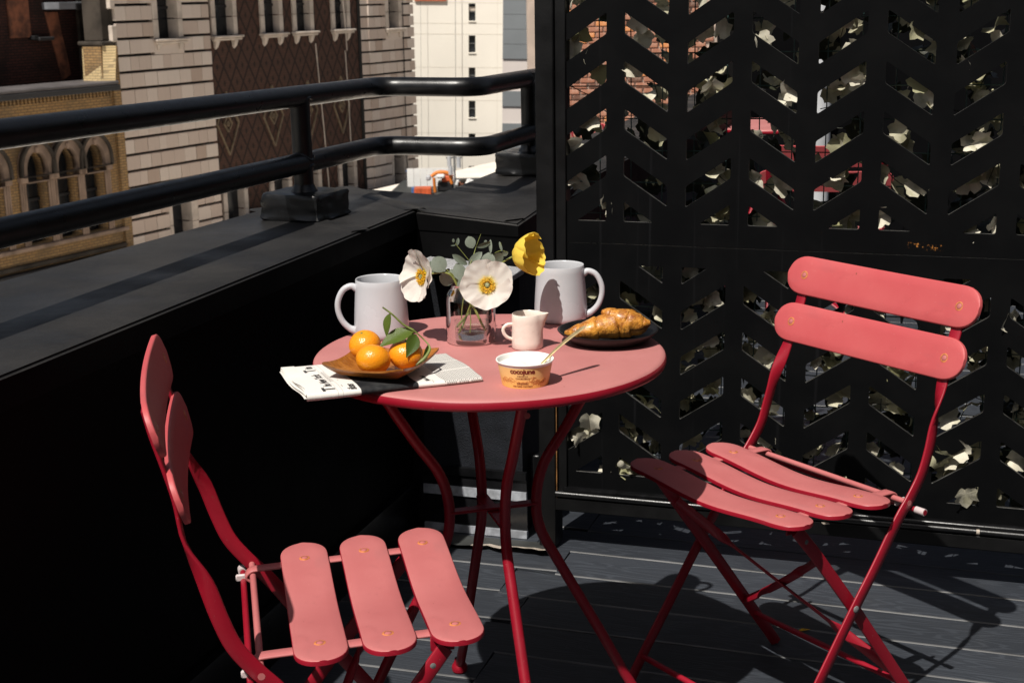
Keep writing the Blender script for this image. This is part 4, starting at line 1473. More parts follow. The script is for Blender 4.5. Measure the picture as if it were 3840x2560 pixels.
# ------------------------------------------------------------------ mandarins
def mandarin(pos, r, tilt, label, sq=.9):
    root = empty('mandarin', pos, 0, label, 'mandarin', 'mandarins on the wooden tray')
    vs = []; fs = []; nu, nv = 40, 24
    for j in range(nv + 1):
        t = PI * j / nv
        for i in range(nu):
            a = 2 * PI * i / nu
            rr = 1 + .012 * mnoise.noise(Vector((math.cos(a) * 1.5, math.sin(a) * 1.5, t + r * 900)))
            z = math.cos(t)
            dim = .10 * math.exp(-(t / .22) ** 2) + .05 * math.exp(-((PI - t) / .25) ** 2)
            x = math.sin(t) * rr
            vs.append((x * math.cos(a) * r, x * math.sin(a) * r, (z * sq * (1 - dim)) * r * rr))
    for j in range(nv):
        for i in range(nu): fs.append([j * nu + i, j * nu + (i + 1) % nu, (j + 1) * nu + (i + 1) % nu, (j + 1) * nu + i])
    b = MB().add(vs, fs).build('fruit', 'orange', root, ang=180)
    b.rotation_euler = tilt
    c = MB().lathe([(.0001, .0016), (.0016, .0014), (.0024, .0004), (.0026, -.001)], 10).build('stem_button', 'twig', b, loc=(0, 0, r * sq * .91))
    return root
mandarin((-.2394, 2.250, .7815), .0262, (.25, -.2, 0), 'mandarin at the back left of the tray, partly behind another')
mandarin((-.2170, 2.151, .7818), .0272, (-.35, .25, 0), 'mandarin at the front of the tray, nearest to us', .88)
m3 = mandarin((-.1682, 2.183, .7812), .0275, (.1, .1, 0), 'mandarin at the right of the tray with twig and glossy leaves attached', .86)
def m3p(l): return [Vector(p) - Vector((-.1682, 2.183, .7812)) for p in l]
for l, r in (([(-.2027, 2.19, .8564), (-.1879, 2.19, .8446), (-.1709, 2.19, .8277), (-.1551, 2.19, .8183)], [.0013, .0016, .0017]),
             ([(-.1551, 2.19, .8183), (-.1411, 2.19, .8048), (-.1314, 2.1852, .7942), (-.1306, 2.1804, .787), (-.1393, 2.1709, .7764), (-.1522, 2.1661, .7680)], [.0012, .0010, .0018, .0028, .0024]),
             ([(-.1551, 2.19, .8183), (-.157, 2.19, .8101), (-.1610, 2.186, .8035)], [.0013, .0016])):
    p = catmull(m3p(l), 5)
    MB().tube(p, lerp_list(r, len(p)), 8).build('twig', 'twig', m3)
def leaf_between(a, b, w, nrm, me=CIT):
    a, b = m3p([a, b]); y = (b - a).normalized(); z = Vector(nrm); z = (z - y * z.dot(y)).normalized(); x = y.cross(z)
    o = link('leaf', me, m3, (a + b) / 2)
    o.rotation_euler = Matrix((x, y, z)).transposed().to_euler()
    o.scale = (w, (b - a).length / 2, (b - a).length / 2)
leaf_between((-.155, 2.19, .8195), (-.2110, 2.170, .7975), .0155, (-.2, -.55, .8))
leaf_between((-.1918, 2.19, .8471), (-.1990, 2.188, .8060), .0100, (-.75, -.65, .1))
leaf_between((-.1499, 2.1804, .8150), (-.1650, 2.1500, .7840), .0115, (.45, -.75, .5))
leaf_between((-.1310, 2.1850, .7960), (-.1420, 2.168, .7730), .0055, (.8, -.5, .3))

# ------------------------------------------------------------------ plate and croissant
pl = empty('plate', (.166, 2.409, TZ), 0, 'black stoneware plate with raised rim under the croissant', 'plate')
pr = [(.0001, .001), (.056, .0), (.060, .001), (.074, .0095), (.0835, .0185), (.0862, .0215), (.0868, .0228), (.0858, .0236), (.0840, .0230), (.0800, .0195), (.0700, .0110), (.060, .0062), (.0001, .0058)]
vs = []; fs = []; n = 64
for r, z in pr:
    for k in range(n):
        a = 2 * PI * k / n
        w = 1 + .018 * math.cos(3 * a + 1) + .012 * math.cos(2 * a)
        vs.append((r * w * math.cos(a), r * w * math.sin(a), z + (.0012 * math.sin(2 * a + .5) if z > .009 else 0)))
for i in range(len(pr) - 1):
    for k in range(n): fs.append([i * n + k, i * n + (k + 1) % n, (i + 1) * n + (k + 1) % n, (i + 1) * n + k])
MB().add(vs, fs).build('body', 'plate', pl, ang=60)
co = empty('croissant', (.166, 2.405, TZ + .006), 0, 'golden glazed croissant lying on the black plate', 'croissant')
def roll(pts, rad, turns, seed, name, zsq=.86):
    P = catmull(pts, 10); N = len(P); R = lerp_list(rad, N); mseg = 40
    vs = []; fs = []
    for i, p in enumerate(P):
        a = P[max(0, i - 1)]; b = P[min(N - 1, i + 1)]
        T = (b - a).normalized(); up = Vector((0, 0, 1)); up = (up - T * up.dot(T)).normalized(); sd = T.cross(up)
        u = i / (N - 1)
        for k in range(mseg):
            t = 2 * PI * k / mseg
            ph = u * turns + .16 * math.cos(t) + .05 * math.sin(2 * t)
            saw = ph - math.floor(ph)
            step = (saw ** .6) * .15 - .06
            step -= .10 * math.exp(-(min(saw, 1 - saw) / .055) ** 2)
            nz = .05 * mnoise.noise(Vector((u * 9 + seed, math.cos(t) * 1.6, math.sin(t) * 1.6))) + .02 * mnoise.noise(Vector((u * 30, math.cos(t) * 5, math.sin(t) * 5 + seed)))
            r = R[i] * (1 + step + nz)
            q = p + sd * math.cos(t) * r + up * math.sin(t) * r * zsq
            q.z = max(q.z, .0005)
            vs.append(q)
    for i in range(N - 1):
        for k in range(mseg): fs.append([i * mseg + k, i * mseg + (k + 1) % mseg, (i + 1) * mseg + (k + 1) % mseg, (i + 1) * mseg + k])
    fs.append(list(range(mseg))); fs.append([(N - 1) * mseg + k for k in range(mseg)])
    return MB().add(vs, fs).build(name, 'croissant', co, ang=80)
roll([(-.0735, -.006, .013), (-.058, -.012, .015), (-.040, -.014, .018), (-.020, -.010, .021), (.002, -.002, .024), (.022, .004, .026), (.042, .004, .025), (.058, .000, .024), (.071, -.004, .0265)],
     [.0045, .0125, .0180, .0220, .0250, .0285, .0265, .0200, .0070], 5.2, 2, 'body')
roll([(-.010, .004, .047), (.000, .002, .044), (.016, -.001, .037), (.036, -.003, .031), (.056, -.004, .027), (.074, -.005, .0275)],
     [.0040, .0120, .0190, .0225, .0170, .0050], 3.3, 7, 'folded_layer')

# ------------------------------------------------------------------ yogurt cup, yogurt, spoon
cp = empty('yogurt_cup', (.0195, 2.149, TZ), 0, 'paper tub of coconut yogurt with orange sides and maroon lettering', 'yogurt cup')
CH = .0385
def cr_r(z): return .0365 + z / CH * .0072
prof = [(.0001, .002), (cr_r(0) - .001, .002), (cr_r(0) - .001, 0), (cr_r(0), 0), (cr_r(.0), .0005), (cr_r(.0335), .0335)]
MB().lathe(prof, 72).build('side', 'cup_side', cp, ang=50)
rim = [(cr_r(.0335), .0336), (cr_r(.036), .0362), (.0446, .0372), (.0456, .0382), (.0452, .0394), (.0440, .0396), (.0430, .0388), (.0424, .037), (.0405, .026)]
MB().lathe(rim, 72).build('rim', 'cup_white', cp, ang=50)
def wrap(me, a0, z0, mat, name, off=.00035):
    for v in me.vertices:
        z = z0 + v.co.y; r = cr_r(z) + off
        a = a0 + v.co.x / .0405
        v.co = (r * math.cos(a), r * math.sin(a), z)
    me.materials.clear(); me.materials.append(M[mat]); me.name = name
    return link(name, me, cp)
AT = -PI / 2 - .115
wrap(text_mesh('cocojune', .0112, .00042, 0, .93), AT, .0250, 'ink', 'lettering')
wrap(text_mesh('VANILLA', .0040, .00006, 0, 1.1), AT, .0195, 'ink', 'lettering')
wrap(text_mesh('CHAMOMILE', .0036, .00006, 0, 1.1), AT, .0157, 'ink', 'lettering')
wrap(text_mesh('ORGANIC', .0040, .00012, 0, 1.1), AT, .0070, 'ink', 'lettering')
wrap(text_mesh('CULTURED COCONUT', .0031, .00012, 0, 1.05), AT, .0030, 'ink', 'lettering')
art = MB(); rng = random.Random(4)
def cupcurve(pts, r=.00022):
    q = []
    for a, z in pts:
        rr = cr_r(z) + .0001
        q.append((rr * math.cos(a), rr * math.sin(a), z))
    art.tube(q, r, 5)
def circ(a, z, r, f0=0, f1=1):
    n = 18
    cupcurve([(a + r / .0405 * math.cos(2 * PI * (f0 + (f1 - f0) * i / n)), z + r * math.sin(2 * PI * (f0 + (f1 - f0) * i / n))) for i in range(n + 1)])
circ(AT + .34, .0150, .0032); circ(AT + .42, .0138, .0022); circ(AT + .37, .0112, .0018)
for k in range(5):
    a = AT + .42 + .03 * k
    cupcurve([(AT + .41, .0172), (a, .0195 - .0005 * k), (a + .02, .0205 - .001 * k)])
for k in range(8):
    circ(AT + .52 + .07 * k, .0085 + .0022 * math.sin(k * 1.3), .0036, 0, .5)
    circ(AT + .50 + .07 * k, .0060 + .001 * (k % 3), .0028, 0, .5)
    circ(AT - .42 - .07 * k, .0125 + .002 * math.sin(k * 1.7), .0034, 0, .5)
    circ(AT - .40 - .07 * k, .0085 + .001 * (k % 3), .0030, .05, .55)
cupcurve([(AT - .34 + .045 * k, .0122 + .0010 * math.sin(k * 1.8) - .0016 * math.sin(PI * k / 14)) for k in range(15)])
for k in range(9):
    circ(AT - .16 + .04 * k, .0108, .0007, .5, 1)
art.build('printed_drawing', 'ink_orange', cp)
yo = MB(); vs = []; fs = []; nr, na = 16, 48
for r in range(nr + 1):
    for k in range(na):
        a = 2 * PI * k / na; rr = .0412 * r / nr
        x, y = rr * math.cos(a), rr * math.sin(a)
        z = .0310 + .0030 * mnoise.noise(Vector((x * 60, y * 60, 2))) * (1 - (r / nr) ** 4) + .0025 * math.exp(-((x + .012) ** 2 + y ** 2) / .0003) - .004 * math.exp(-((x - .012) ** 2 + (y + .006) ** 2) / .0001)
        vs.append((x, y, z))
for r in range(nr):
    for k in range(na): fs.append([r * na + k, r * na + (k + 1) % na, (r + 1) * na + (k + 1) % na, (r + 1) * na + k])
yob = yo.add(vs, fs).build('yogurt', 'yogurt', None, loc=(.0195, 2.149, TZ), ang=180)
tag(yob, 'thick white yogurt filling the paper tub', 'yogurt')
spn = empty('spoon', (.0480, 2.152, TZ + .033), 0, 'gold spoon standing in the yogurt tub', 'spoon')
A = Vector((-.0130, -.012, -.012)); B = Vector((.0680, .0548, .0418))
ax = (B - A).normalized(); wd = Vector((.62, -.75, 0)); wd = (wd - ax * wd.dot(ax)).normalized()
N = 26; vs = []
P = [A.lerp(B, i / N) for i in range(N + 1)]
Wd = lerp_list([.0036, .0030, .0030, .0033, .0037, .0041, .0046, .0050, .0052, .0048], N + 1)
tv = ax.cross(wd)
mb = MB(); sec = 12
for i, p in enumerate(P):
    e = 1 if i < N - 2 else (1 - ((i - (N - 2)) / 2) ** 2 * .45)
    bendz = .004 * math.sin(PI * i / N)
    for k in range(sec):
        a = 2 * PI * k / sec
        vs.append(p + wd * math.cos(a) * Wd[i] * e + tv * math.sin(a) * .0011 + tv * bendz * -1)
fs = []
for i in range(N):
    for k in range(sec): fs.append([i * sec + k, i * sec + (k + 1) % sec, (i + 1) * sec + (k + 1) % sec, (i + 1) * sec + k])
fs.append(list(range(sec))); fs.append([N * sec + k for k in range(sec)])
mb.add(vs, fs).build('handle', 'gold', spn, ang=60)
bw = MB()
bw.lathe([(.0001, -.005), (.006, -.0044), (.010, -.002), (.0115, .0), (.0108, .0), (.006, -.003), (.0001, -.0036)], 24, 0, (0, 0, 0), 1.25, .8)
bw.build('bowl', 'gold', spn, loc=A + Vector((-.010, -.008, -.004)), rot=(0, .5, .69))
sc_ = MB().add([(0, 0, .001), (.022, .004, .003), (.020, .010, .001), (.004, .008, .004), (-.006, .004, .001)], [[0, 1, 2, 3, 4]]).build('scrap', 'scrap', None, loc=(.603, 2.795, .001), fix=False)
tag(sc_, 'tiny yellow scrap lying on the deck under the right chair', 'scrap')

# ------------------------------------------------------------------ street and far ground
street = MB().box((0, 60, -18.5), (400, 300, .2)).build('street', 'asphalt', None, smooth=False)
street['kind'] = 'structure'

# ------------------------------------------------------------------ facades across the street
KB = 1.4
TH_ = .49584
FD = Vector((math.sin(TH_), math.cos(TH_), 0))
CAMP = Vector((0, 0, 1.334))
FO = CAMP + KB * (Vector((-6.45482, 28.0, -.19556)) - CAMP)
FRZ = PI / 2 - TH_
def fac_root(name, u, label, cat):
    p = FO + FD * (u * KB)
    return empty(name, (p.x, p.y, -18.4), FRZ, label, cat)
def L(u, h, root_u=0):           # facade coordinates to local x, z
    return (u - root_u) * KB, FO.z + h * KB + 18.4
sb = fac_root('stone_building', 0, 'pale rusticated stone building with brown diamond-patterned brick panel between two piers', 'building')
def fbox(name, u0, u1, h0, h1, y0, y1, mat, parent=None, bev=0.0, jit=0):
    x0, z0 = L(u0, h0); x1, z1 = L(u1, h1)
    return MB().box((0, 0, 0), (x1 - x0, y1 - y0, z1 - z0), 0, bev).build(name, mat, parent or sb, loc=((x0 + x1) / 2, (y0 + y1) / 2, (z0 + z1) / 2), smooth=False)
def rect2(u0, h0, u1, h1):
    a = L(u0, h0); b = L(u1, h1)
    return [a, (b[0], a[1]), b, (a[0], b[1])]
RV = .21 * KB                    # window reveal depth
wins = []                        # (jamb0, open0, open1, jamb1, sill, head)
for u0, u1 in ((1.27, 2.07), (2.85, 3.61), (3.97, 4.72), (5.41, 6.13)):
    wins.append((u0, u0 + .125, u1 - .125, u1, .78, 3.0, 'b'))
    wins.append((u0, u0 + .125, u1 - .125, u1, -3.6, -1.95, 'b'))
for u0, u1 in ((-.53, .31), (7.46, 8.18)):
    wins.append((u0, u0 + .15, u1 - .13, u1, .785 if u0 < 1 else .74, 3.0, 'p'))
    wins.append((u0 + .06, u0 + .15, u1 - .13, u1 + .06, -3.6, -1.95, 'p'))
def plate(name, outer, hs, th, mat, parent, y):
    return link(name, curve_mesh(name, [outer] + hs, th, mat), parent, (0, y, 0))
hb = [rect2(w[1], w[4], w[2], w[5]) for w in wins if w[6] == 'b']
plate('brick_panel', rect2(1.08, -11.0, 6.46, 5.0), hb, .4, 'diaper', sb, .06 * KB)
plate('pier_core', rect2(-1.48, -11.0, 1.08, 5.0), [rect2(w[1], w[4], w[2], w[5]) for w in wins if w[6] == 'p' and w[0] < 1], .4, 'stone_joint', sb, .03 * KB)
plate('pier_core', rect2(6.46, -11.0, 8.72, 5.0), [rect2(w[1], w[4], w[2], w[5]) for w in wins if w[6] == 'p' and w[0] > 1], .4, 'stone_joint', sb, .03 * KB)
MB().box((0, 0, 0), (10.2 * KB, 8, 16 * KB)).build('building_core', 'dark_stone', sb, loc=(3.62 * KB, 5.2, L(0, -3)[1]), smooth=False)
BLOCK = MB().box((0, 0, 0), (1, 1, 1), 0, .03).mesh('stone_block', 'stone', smooth=False)
rng = random.Random(21)
def blocks(ua, ub, gaps, h_of, ks, avg, hgap):
    for k in ks:
        hb_, ht = h_of(k + 1) + hgap, h_of(k)
        segs = [(ua, ub)]
        for g0, g1, s0, s1 in gaps:
            if ht > s0 + .02 and hb_ < s1 - .02:
                new = []
                for a, b in segs:
                    if g0 > a and g1 < b: new += [(a, g0), (g1, b)]
                    else: new.append((a, b))
                segs = new
        for a, b in segs:
            n = max(1, round((b - a) / avg + rng.uniform(-.3, .3)))
            cuts = [a + (b - a) * i / n + (rng.uniform(-.05, .05) if 0 < i < n else 0) for i in range(n + 1)]
            for c, d in zip(cuts[:-1], cuts[1:]):
                x0, z0 = L(c + .004, hb_); x1, z1 = L(d - .004, ht)
                pr = .10 * KB + rng.uniform(-.008, .008)
                link('stone_block', BLOCK, sb, ((x0 + x1) / 2, .03 * KB - pr / 2 + .02, (z0 + z1) / 2), None, (x1 - x0, pr + .04, z1 - z0))
blocks(-1.52, 1.10, [(w[0], w[3], w[4] - .1, w[5]) for w in wins if w[6] == 'p' and w[0] < 1], lambda k: 1.405 - .3035 * k, range(-1, 15), .31, .050)
blocks(6.74, 8.72, [(w[0], w[3], w[4] - .1, w[5]) for w in wins if w[6] == 'p' and w[0] > 1], lambda k: 1.275 - .2675 * k, range(-2, 16), .27, .044)
# bevelled corner blocks of the right pier
for k in range(-2, 16):
    x0, z0 = L(6.47, 1.275 - .2675 * (k + 1) + .044); x1, z1 = L(6.755, 1.275 - .2675 * k)
    mb = MB(); y0, y1 = .06 * KB, -.04 * KB
    mb.add([(x0, .12, z0), (x0, y0, z0), (x1, y1, z0), (x1, .12, z0), (x0, .12, z1), (x0, y0, z1), (x1, y1, z1), (x1, .12, z1)],
           [[0, 1, 2, 3], [4, 5, 6, 7], [0, 1, 5, 4], [1, 2, 6, 5], [2, 3, 7, 6], [3, 0, 4, 7]])
    mb.build('corner_block', 'stone', sb, smooth=False)
MB().box((0, 0, 0), (2.6 * KB, .3, 3 * KB)).build('upper_stonework', 'stone', sb, loc=(-.2 * KB, -.0, L(0, 3.25)[1]), smooth=False)
# windows
for (a, b, c, d, s, h, kind) in wins:
    w = empty('window', (L(b, s)[0], 0, L(b, s)[1]), 0, parent=sb)
    ox, oz = w.location.x, w.location.z
    def wb(name, u0, u1, h0, h1, y0, y1, mat, bev=0.0):
        x0, z0 = L(u0, h0); x1, z1 = L(u1, h1)
        MB().box(((x0 + x1) / 2 - ox, (y0 + y1) / 2, (z0 + z1) / 2 - oz), (x1 - x0, y1 - y0, z1 - z0), 0, bev).build(name, mat, w, smooth=False)
    yf = -.075 * KB if kind == 'p' else .015
    n = max(1, round((h - s) / .40))
    for i in range(n):                        # jamb stones, each with its own joint
        h0 = s + (h - s) * i / n + .004; h1 = s + (h - s) * (i + 1) / n - .004
        wb('jamb_stone', a, b + .001, h0, h1, yf, RV, 'stone_trim', .012)
        wb('jamb_stone', c - .001, d, h0, h1, yf, RV, 'stone_trim', .012)
    wb('pane', b - .01, c + .01, s - .02, h, RV - .02, RV + .05, 'pane')
    wb('sash_bar', b, c, s + .55, s + .60, RV - .06, RV - .021, 'void')
    if kind == 'p' and s > -1:
        wb('apron_stone', a, d, s - .285, s - .096, yf + .01, .1, 'stone', .012)
    if s > -1:
        wb('sill', a - .03, d + .10, s - .045, s, yf - .09 * KB, RV - .03, 'stone_trim', .02)
        wb('sill_moulding', a - .01, d + .07, s - .095, s - .046, yf - .055 * KB, .08, 'stone_trim', .02)
        for u in (a + .10, d - .12):
            x0, z0 = L(u - .055, s - .27); x1, z1 = L(u + .055, s - .096)
            mb = MB(); yb = yf - .05 * KB
            mb.add([(x0 - ox, .08, z1 - oz), (x1 - ox, .08, z1 - oz), (x1 - ox, yb, z1 - oz), (x0 - ox, yb, z1 - oz),
                    (x0 - ox + .02, .08, z0 - oz + .07), (x1 - ox - .02, .08, z0 - oz + .07), (x1 - ox - .03, yf - .02, z0 - oz + .08), (x0 - ox + .03, yf - .02, z0 - oz + .08),
                    ((x0 + x1) / 2 - ox, .06, z0 - oz)],
                   [[0, 1, 2, 3], [0, 1, 5, 4], [1, 2, 6, 5], [2, 3, 7, 6], [3, 0, 4, 7], [4, 5, 8], [5, 6, 8], [6, 7, 8], [7, 4, 8]])
            mb.build('corbel', 'stone_trim', w, smooth=False)
# diamond inlays
M['inlay'] = simple('buff_inlay_brick', (.17, .125, .08), .85, .3, 8)
for cu, ch, hw in ((1.60, -.98, .345), (3.12, -.95, .335), (4.40, -.93, .32), (5.67, -.91, .31)):
    mb = MB()
    def seg(p, q, w):
        p = Vector((L(*p)[0], 0, L(*p)[1])); q = Vector((L(*q)[0], 0, L(*q)[1])); d = (q - p)
        mb.box((p + q) / 2 + Vector((0, .045 * KB, 0)), (d.length + w * .5, .06, w), 0, 0, Matrix.Rotation(-math.atan2(d.z, d.x), 3, 'Y'))
    def dia(w, hh, t):
        pts = [(cu - w, ch), (cu, ch - hh), (cu + w, ch), (cu, ch + hh)]
        for i in range(4): seg(pts[i], pts[(i + 1) % 4], t)
    dia(hw, .64, .032); dia(hw * .36, .17, .03); dia(hw * .12, .05, .03)
    mb.build('diamond_inlay', 'inlay', sb, smooth=False)
for ua, ha, ub, hbm in ((4.67, .50, 4.95, -3.3), (5.77, 1.6, 5.87, .3), (5.80, .3, 5.86, -2.2)):
    p = Vector((L(ua, ha)[0], -.03 * KB, L(ua, ha)[1])); q = Vector((L(ub, hbm)[0], -.03 * KB, L(ub, hbm)[1]))
    MB().tube([p, (p + q) / 2 + Vector((.03, 0, 0)), q], .018, 6).build('hanging_cable', 'stone_trim', sb)
MB().tube([Vector((L(8.22, 4)[0], -.14, L(0, 4)[1])), Vector((L(8.13, -3)[0], -.14, L(0, -3)[1]))], .016, 6).build('hanging_cable', 'void', sb)
# sunlit projecting corner stones at the far left edge
for h0 in (1.385, .80):
    fbox('corner_stone', -1.66, -1.525, h0 - .02, h0 + .27, -.10 * KB, .10, 'stone_trim', None, .02)

# ------------------------------------------------------------------ tan brick building with pointed arches
tb = fac_root('tan_brick_building', -1.6, 'tan brick building with three pointed arched windows and a grey cornice', 'building')
def T(u, h): return (u + 1.6) * KB, FO.z + h * KB + 18.4
def tbox(name, u0, u1, h0, h1, y0, y1, mat, bev=0.0, root=None):
    if root is not None and name != 'building_core':    # set back behind the cornice
        u0 += .79 * y0; u1 += .79 * y0
    x0, z0 = T(u0, h0); x1, z1 = T(u1, h1)
    return MB().box((0, 0, 0), (x1 - x0, y1 - y0, z1 - z0), 0, bev).build(name, mat, root or tb, loc=((x0 + x1) / 2, (y0 + y1) / 2, (z0 + z1) / 2), smooth=False)
def arch(cu, w, base, spring, apex, n=9):
    """pointed arch outline, from bottom left up and over to bottom right"""
    pts = [T(cu - w, base), T(cu - w, spring)]
    for i in range(1, n):
        t = i / n; pts.append(T(cu - w * math.cos(t * PI / 2) ** 1.15, spring + (apex - spring) * math.sin(t * PI / 2) ** .92))
    pts.append(T(cu, apex))
    for i in range(n - 1, 0, -1):
        t = i / n; pts.append(T(cu + w * math.cos(t * PI / 2) ** 1.15, spring + (apex - spring) * math.sin(t * PI / 2) ** .92))
    pts += [T(cu + w, spring), T(cu + w, base)]
    return pts
AC = (-5.85, -5.12, -4.42, -3.72, -3.02, -2.33)
AC = (-4.72, -3.72, -3.00, -2.33)
plate('front_wall', [T(-9, -11), T(-1.52, -11), T(-1.52, .0), T(-9, .0)], [arch(c, .245, -2.60, -1.32, -.98) for c in AC], .45, 'tan_brick', tb, 0)
for c in AC:
    w = empty('window', (T(c, -2.6)[0], 0, T(c, -2.6)[1]), 0, parent=tb)
    def sh(pts): return [(x - w.location.x, z - w.location.z) for x, z in pts]
    o_ = curve_mesh('arch_surround', [sh(arch(c, .385, -1.50, -1.30, -.80)), sh(arch(c, .245, -1.52, -1.32, -.98))], .22, 'arch_stone')
    link('arch_surround', o_, w, (0, -.13, 0))
    o_ = curve_mesh('hood_mould', [sh(arch(c, .405, -1.40, -1.30, -.78)), sh(arch(c, .36, -1.41, -1.31, -.835))], .12, 'dark_stone')
    link('hood_mould', o_, w, (0, -.20, 0))
    MB().box((0, .34, 1.2), (.54 * KB, .04, 3.2)).build('pane', 'pane', w, smooth=False)
    MB().box((0, .29, 1.05), (.50 * KB, .05, .07)).build('transom', 'void', w, smooth=False)
    MB().box((-.12 * KB, .27, .6), (.16 * KB, .03, 2.1)).build('blind', 'dark_brick', w, smooth=False)
    MB().box((0, -.12, 1.6 * KB + .06), (.10, .14, .16), 0, .03).build('keystone', 'arch_stone', w, smooth=False)
    for s in (-1, 1):
        for q in (.275, .325, .375):
            MB().tube([(s * q * KB, -.04, 0), (s * q * KB, -.04, 1.10 * KB)], .030, 10).build('colonnette', 'arch_stone', w)
        MB().box((s * .325 * KB, -.05, 1.155 * KB), (.16 * KB, .22, .11 * KB), 0, .03).build('capital', 'arch_stone', w, smooth=False)
tbox('sill_band', -9, -1.60, -2.68, -2.605, -.12, .2, 'arch_stone', .02)
tbox('string_course', -9, -1.56, -2.98, -2.90, -.10, .1, 'dark_stone', .02)
tbox('lower_ledge', -9, -1.56, -3.12, -3.02, -.20, .1, 'lead_dark', .02)
tbox('cornice_top', -9, -1.75, .03, .10, -.38, .9, 'lead', .03)
tbox('gutter', -9, -1.74, -.075, .028, -.40, .2, 'lead_dark', .02)
dn = MB()
for i in range(70):
    x, z = T(-1.80 - i * .085, -.135)
    dn.box((x, -.05, z), (.05, .16, .13))
dn.build('dentils', 'tan_brick', tb, smooth=False)
fl = tbox('end_pilaster', -1.70, -1.515, -11, .70, -.10, .5, 'tan_brick', .01)
# tapering chimney pier; paler brick paints sunlight onto its left flank
x0, z0 = T(-1.97, .08); x1, z1 = T(-1.76, .715)
tbox('chimney_pier', -1.93, -1.705, .10, .715, -.06, .55, 'tan_brick', .01)
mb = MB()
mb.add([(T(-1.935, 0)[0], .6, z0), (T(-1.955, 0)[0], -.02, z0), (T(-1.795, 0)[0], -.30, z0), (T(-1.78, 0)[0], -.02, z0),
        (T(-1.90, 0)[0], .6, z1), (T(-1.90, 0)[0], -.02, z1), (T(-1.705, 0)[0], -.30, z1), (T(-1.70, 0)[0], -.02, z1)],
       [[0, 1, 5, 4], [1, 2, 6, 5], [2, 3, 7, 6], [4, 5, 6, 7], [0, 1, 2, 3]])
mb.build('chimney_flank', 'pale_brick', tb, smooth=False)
tbox('pier_cap', -1.95, -1.60, .72, .80, -.12, .7, 'dark_stone', .03)
tbox('stone_stack', -1.83, -1.60, .80, 2.4, -.02, .6, 'dark_stone', .02)
tbox('stone_stack', -1.60, -1.52, .70, 2.4, -.02, .6, 'dark_stone', .02)

rbk = fac_root('red_brick_house', -1.6, 'dark red brick wall with rusty streaks above the grey cornice', 'building')
tbox('wall', -10, -1.85, -.2, 3.5, 1.3, 1.7, 'dark_brick', 0, rbk)
tbox('metal_canopy', -2.86, -1.88, 1.375, 1.50, .72, 1.4, 'galv', .01, rbk)
tbox('metal_canopy', -2.44, -1.90, 1.36, 1.475, .70, .78, 'lead_dark', .01, rbk)
tbox('white_downpipe', -1.90, -1.82, 1.33, 1.8, .62, .75, 'white_paint', .03, rbk)
x, z = T(-2.62, .75)
rs = MB(); pts = [(-2.80, 1.33), (-2.50, 1.33), (-2.44, .95), (-2.36, .55), (-2.30, .20), (-2.52, .10), (-2.62, .55), (-2.72, .95)]
pts = [(a + .55, b) for a, b in pts]
rs.add([(T(*p)[0], 1.27 + .03 * mnoise.noise(Vector((p[0] * 9, p[1] * 9, 0))), T(*p)[1]) for p in pts] + [(T(*p)[0], 1.32, T(*p)[1]) for p in pts],
       [list(range(8))[::-1]] + [[i, (i + 1) % 8, 8 + (i + 1) % 8, 8 + i] for i in range(8)])
rs.build('rust_streak', 'rust_streak', rbk, smooth=False)
mb = MB()
for i in range(11):
    x0, z0 = T(-1.34 + .004 * i, .78 + i * .05)
    mb.box((x0 + .33, 1.22, z0), (.52, .14, .035))
mb.build('ledge_courses', 'dark_brick', rbk, smooth=False)
tbox('lamp_box', -3.42, -3.05, .835, .90, 1.05, 1.3, 'lead_dark', .02, rbk)
tbox('lamp_bracket', -3.55, -3.43, .86, .93, 1.10, 1.3, 'void', .01, rbk)
tbox('vent', -2.28, -2.20, .52, .60, 1.18, 1.3, 'void', .01, rbk)
tbox('brick_strip', -4.10, -3.62, .90, 2.0, 1.24, 1.3, 'rust_streak', .01, rbk)
tbox('building_core', -9, -1.55, -12, .0, .6, 9, 'dark_stone', 0, rbk)


# ------------------------------------------------------------------ towers in the distance
def tower(name, x, y, label, lean=.0256, zref=-2.8):
    r = empty(name, (x - lean * (zref + 18.4), y, -18.4), 0, label, 'tower')
    r.rotation_euler = (0, lean, 0)
    return r
bt = tower('beige_tower', 0, 60, 'tall beige stuccoed tower with one column of small dark windows')
def G(x, z): return (x, z + 18.4)
wz = [.52, -.755, -2.06, -3.42, -4.78, -6.13, -7.5, 1.85, 3.15]
hs = [[G(-1.605, z - .345), G(-1.325, z - .345), G(-1.325, z + .345), G(-1.605, z + .345)] for z in wz]
link('front_wall', curve_mesh('front_wall', [[G(-7, -18), G(-.20, -18), G(-.20, 12), G(-7, 12)]] + hs, .5, 'beige'), bt, (0, 0, 0))
MB().box((-3.6, 6, 14.5), (6.7, 10.9, 29)).build('building_core', 'beige', bt, smooth=False)
for z in wz:
    w = empty('window', (-1.465, 0, G(0, z)[1]), 0, parent=bt)
    MB().box((0, .16, 0), (.30, .04, .71)).build('pane', 'pane', w, smooth=False)
    MB().box((0, .12, .02), (.28, .04, .025)).build('sash_bar', 'pole_grey', w, smooth=False)
    MB().box((0, -.01, -.37), (.32, .08, .04)).build('sill', 'beige', w, smooth=False)
    if z > 0: MB().box((0, .13, .13), (.26, .02, .16)).build('blind', 'stone_trim', w, smooth=False)
for z in (.90, .07, -.36, -1.70, -3.05, -4.4):
    MB().box((-3.6, -.001, G(0, z)[1]), (6.8, .012, .014)).build('wall_joint', 'beige_line', bt, smooth=False)
MB().box((-.42, -.002, 14), (.012, .012, 27)).build('wall_joint', 'beige_line', bt, smooth=False)
MB().box((-3.17, -.04, G(0, 1.5)[1]), (1.29, .12, 1.1)).build('terracotta_panel', 'terracotta', bt, smooth=False)
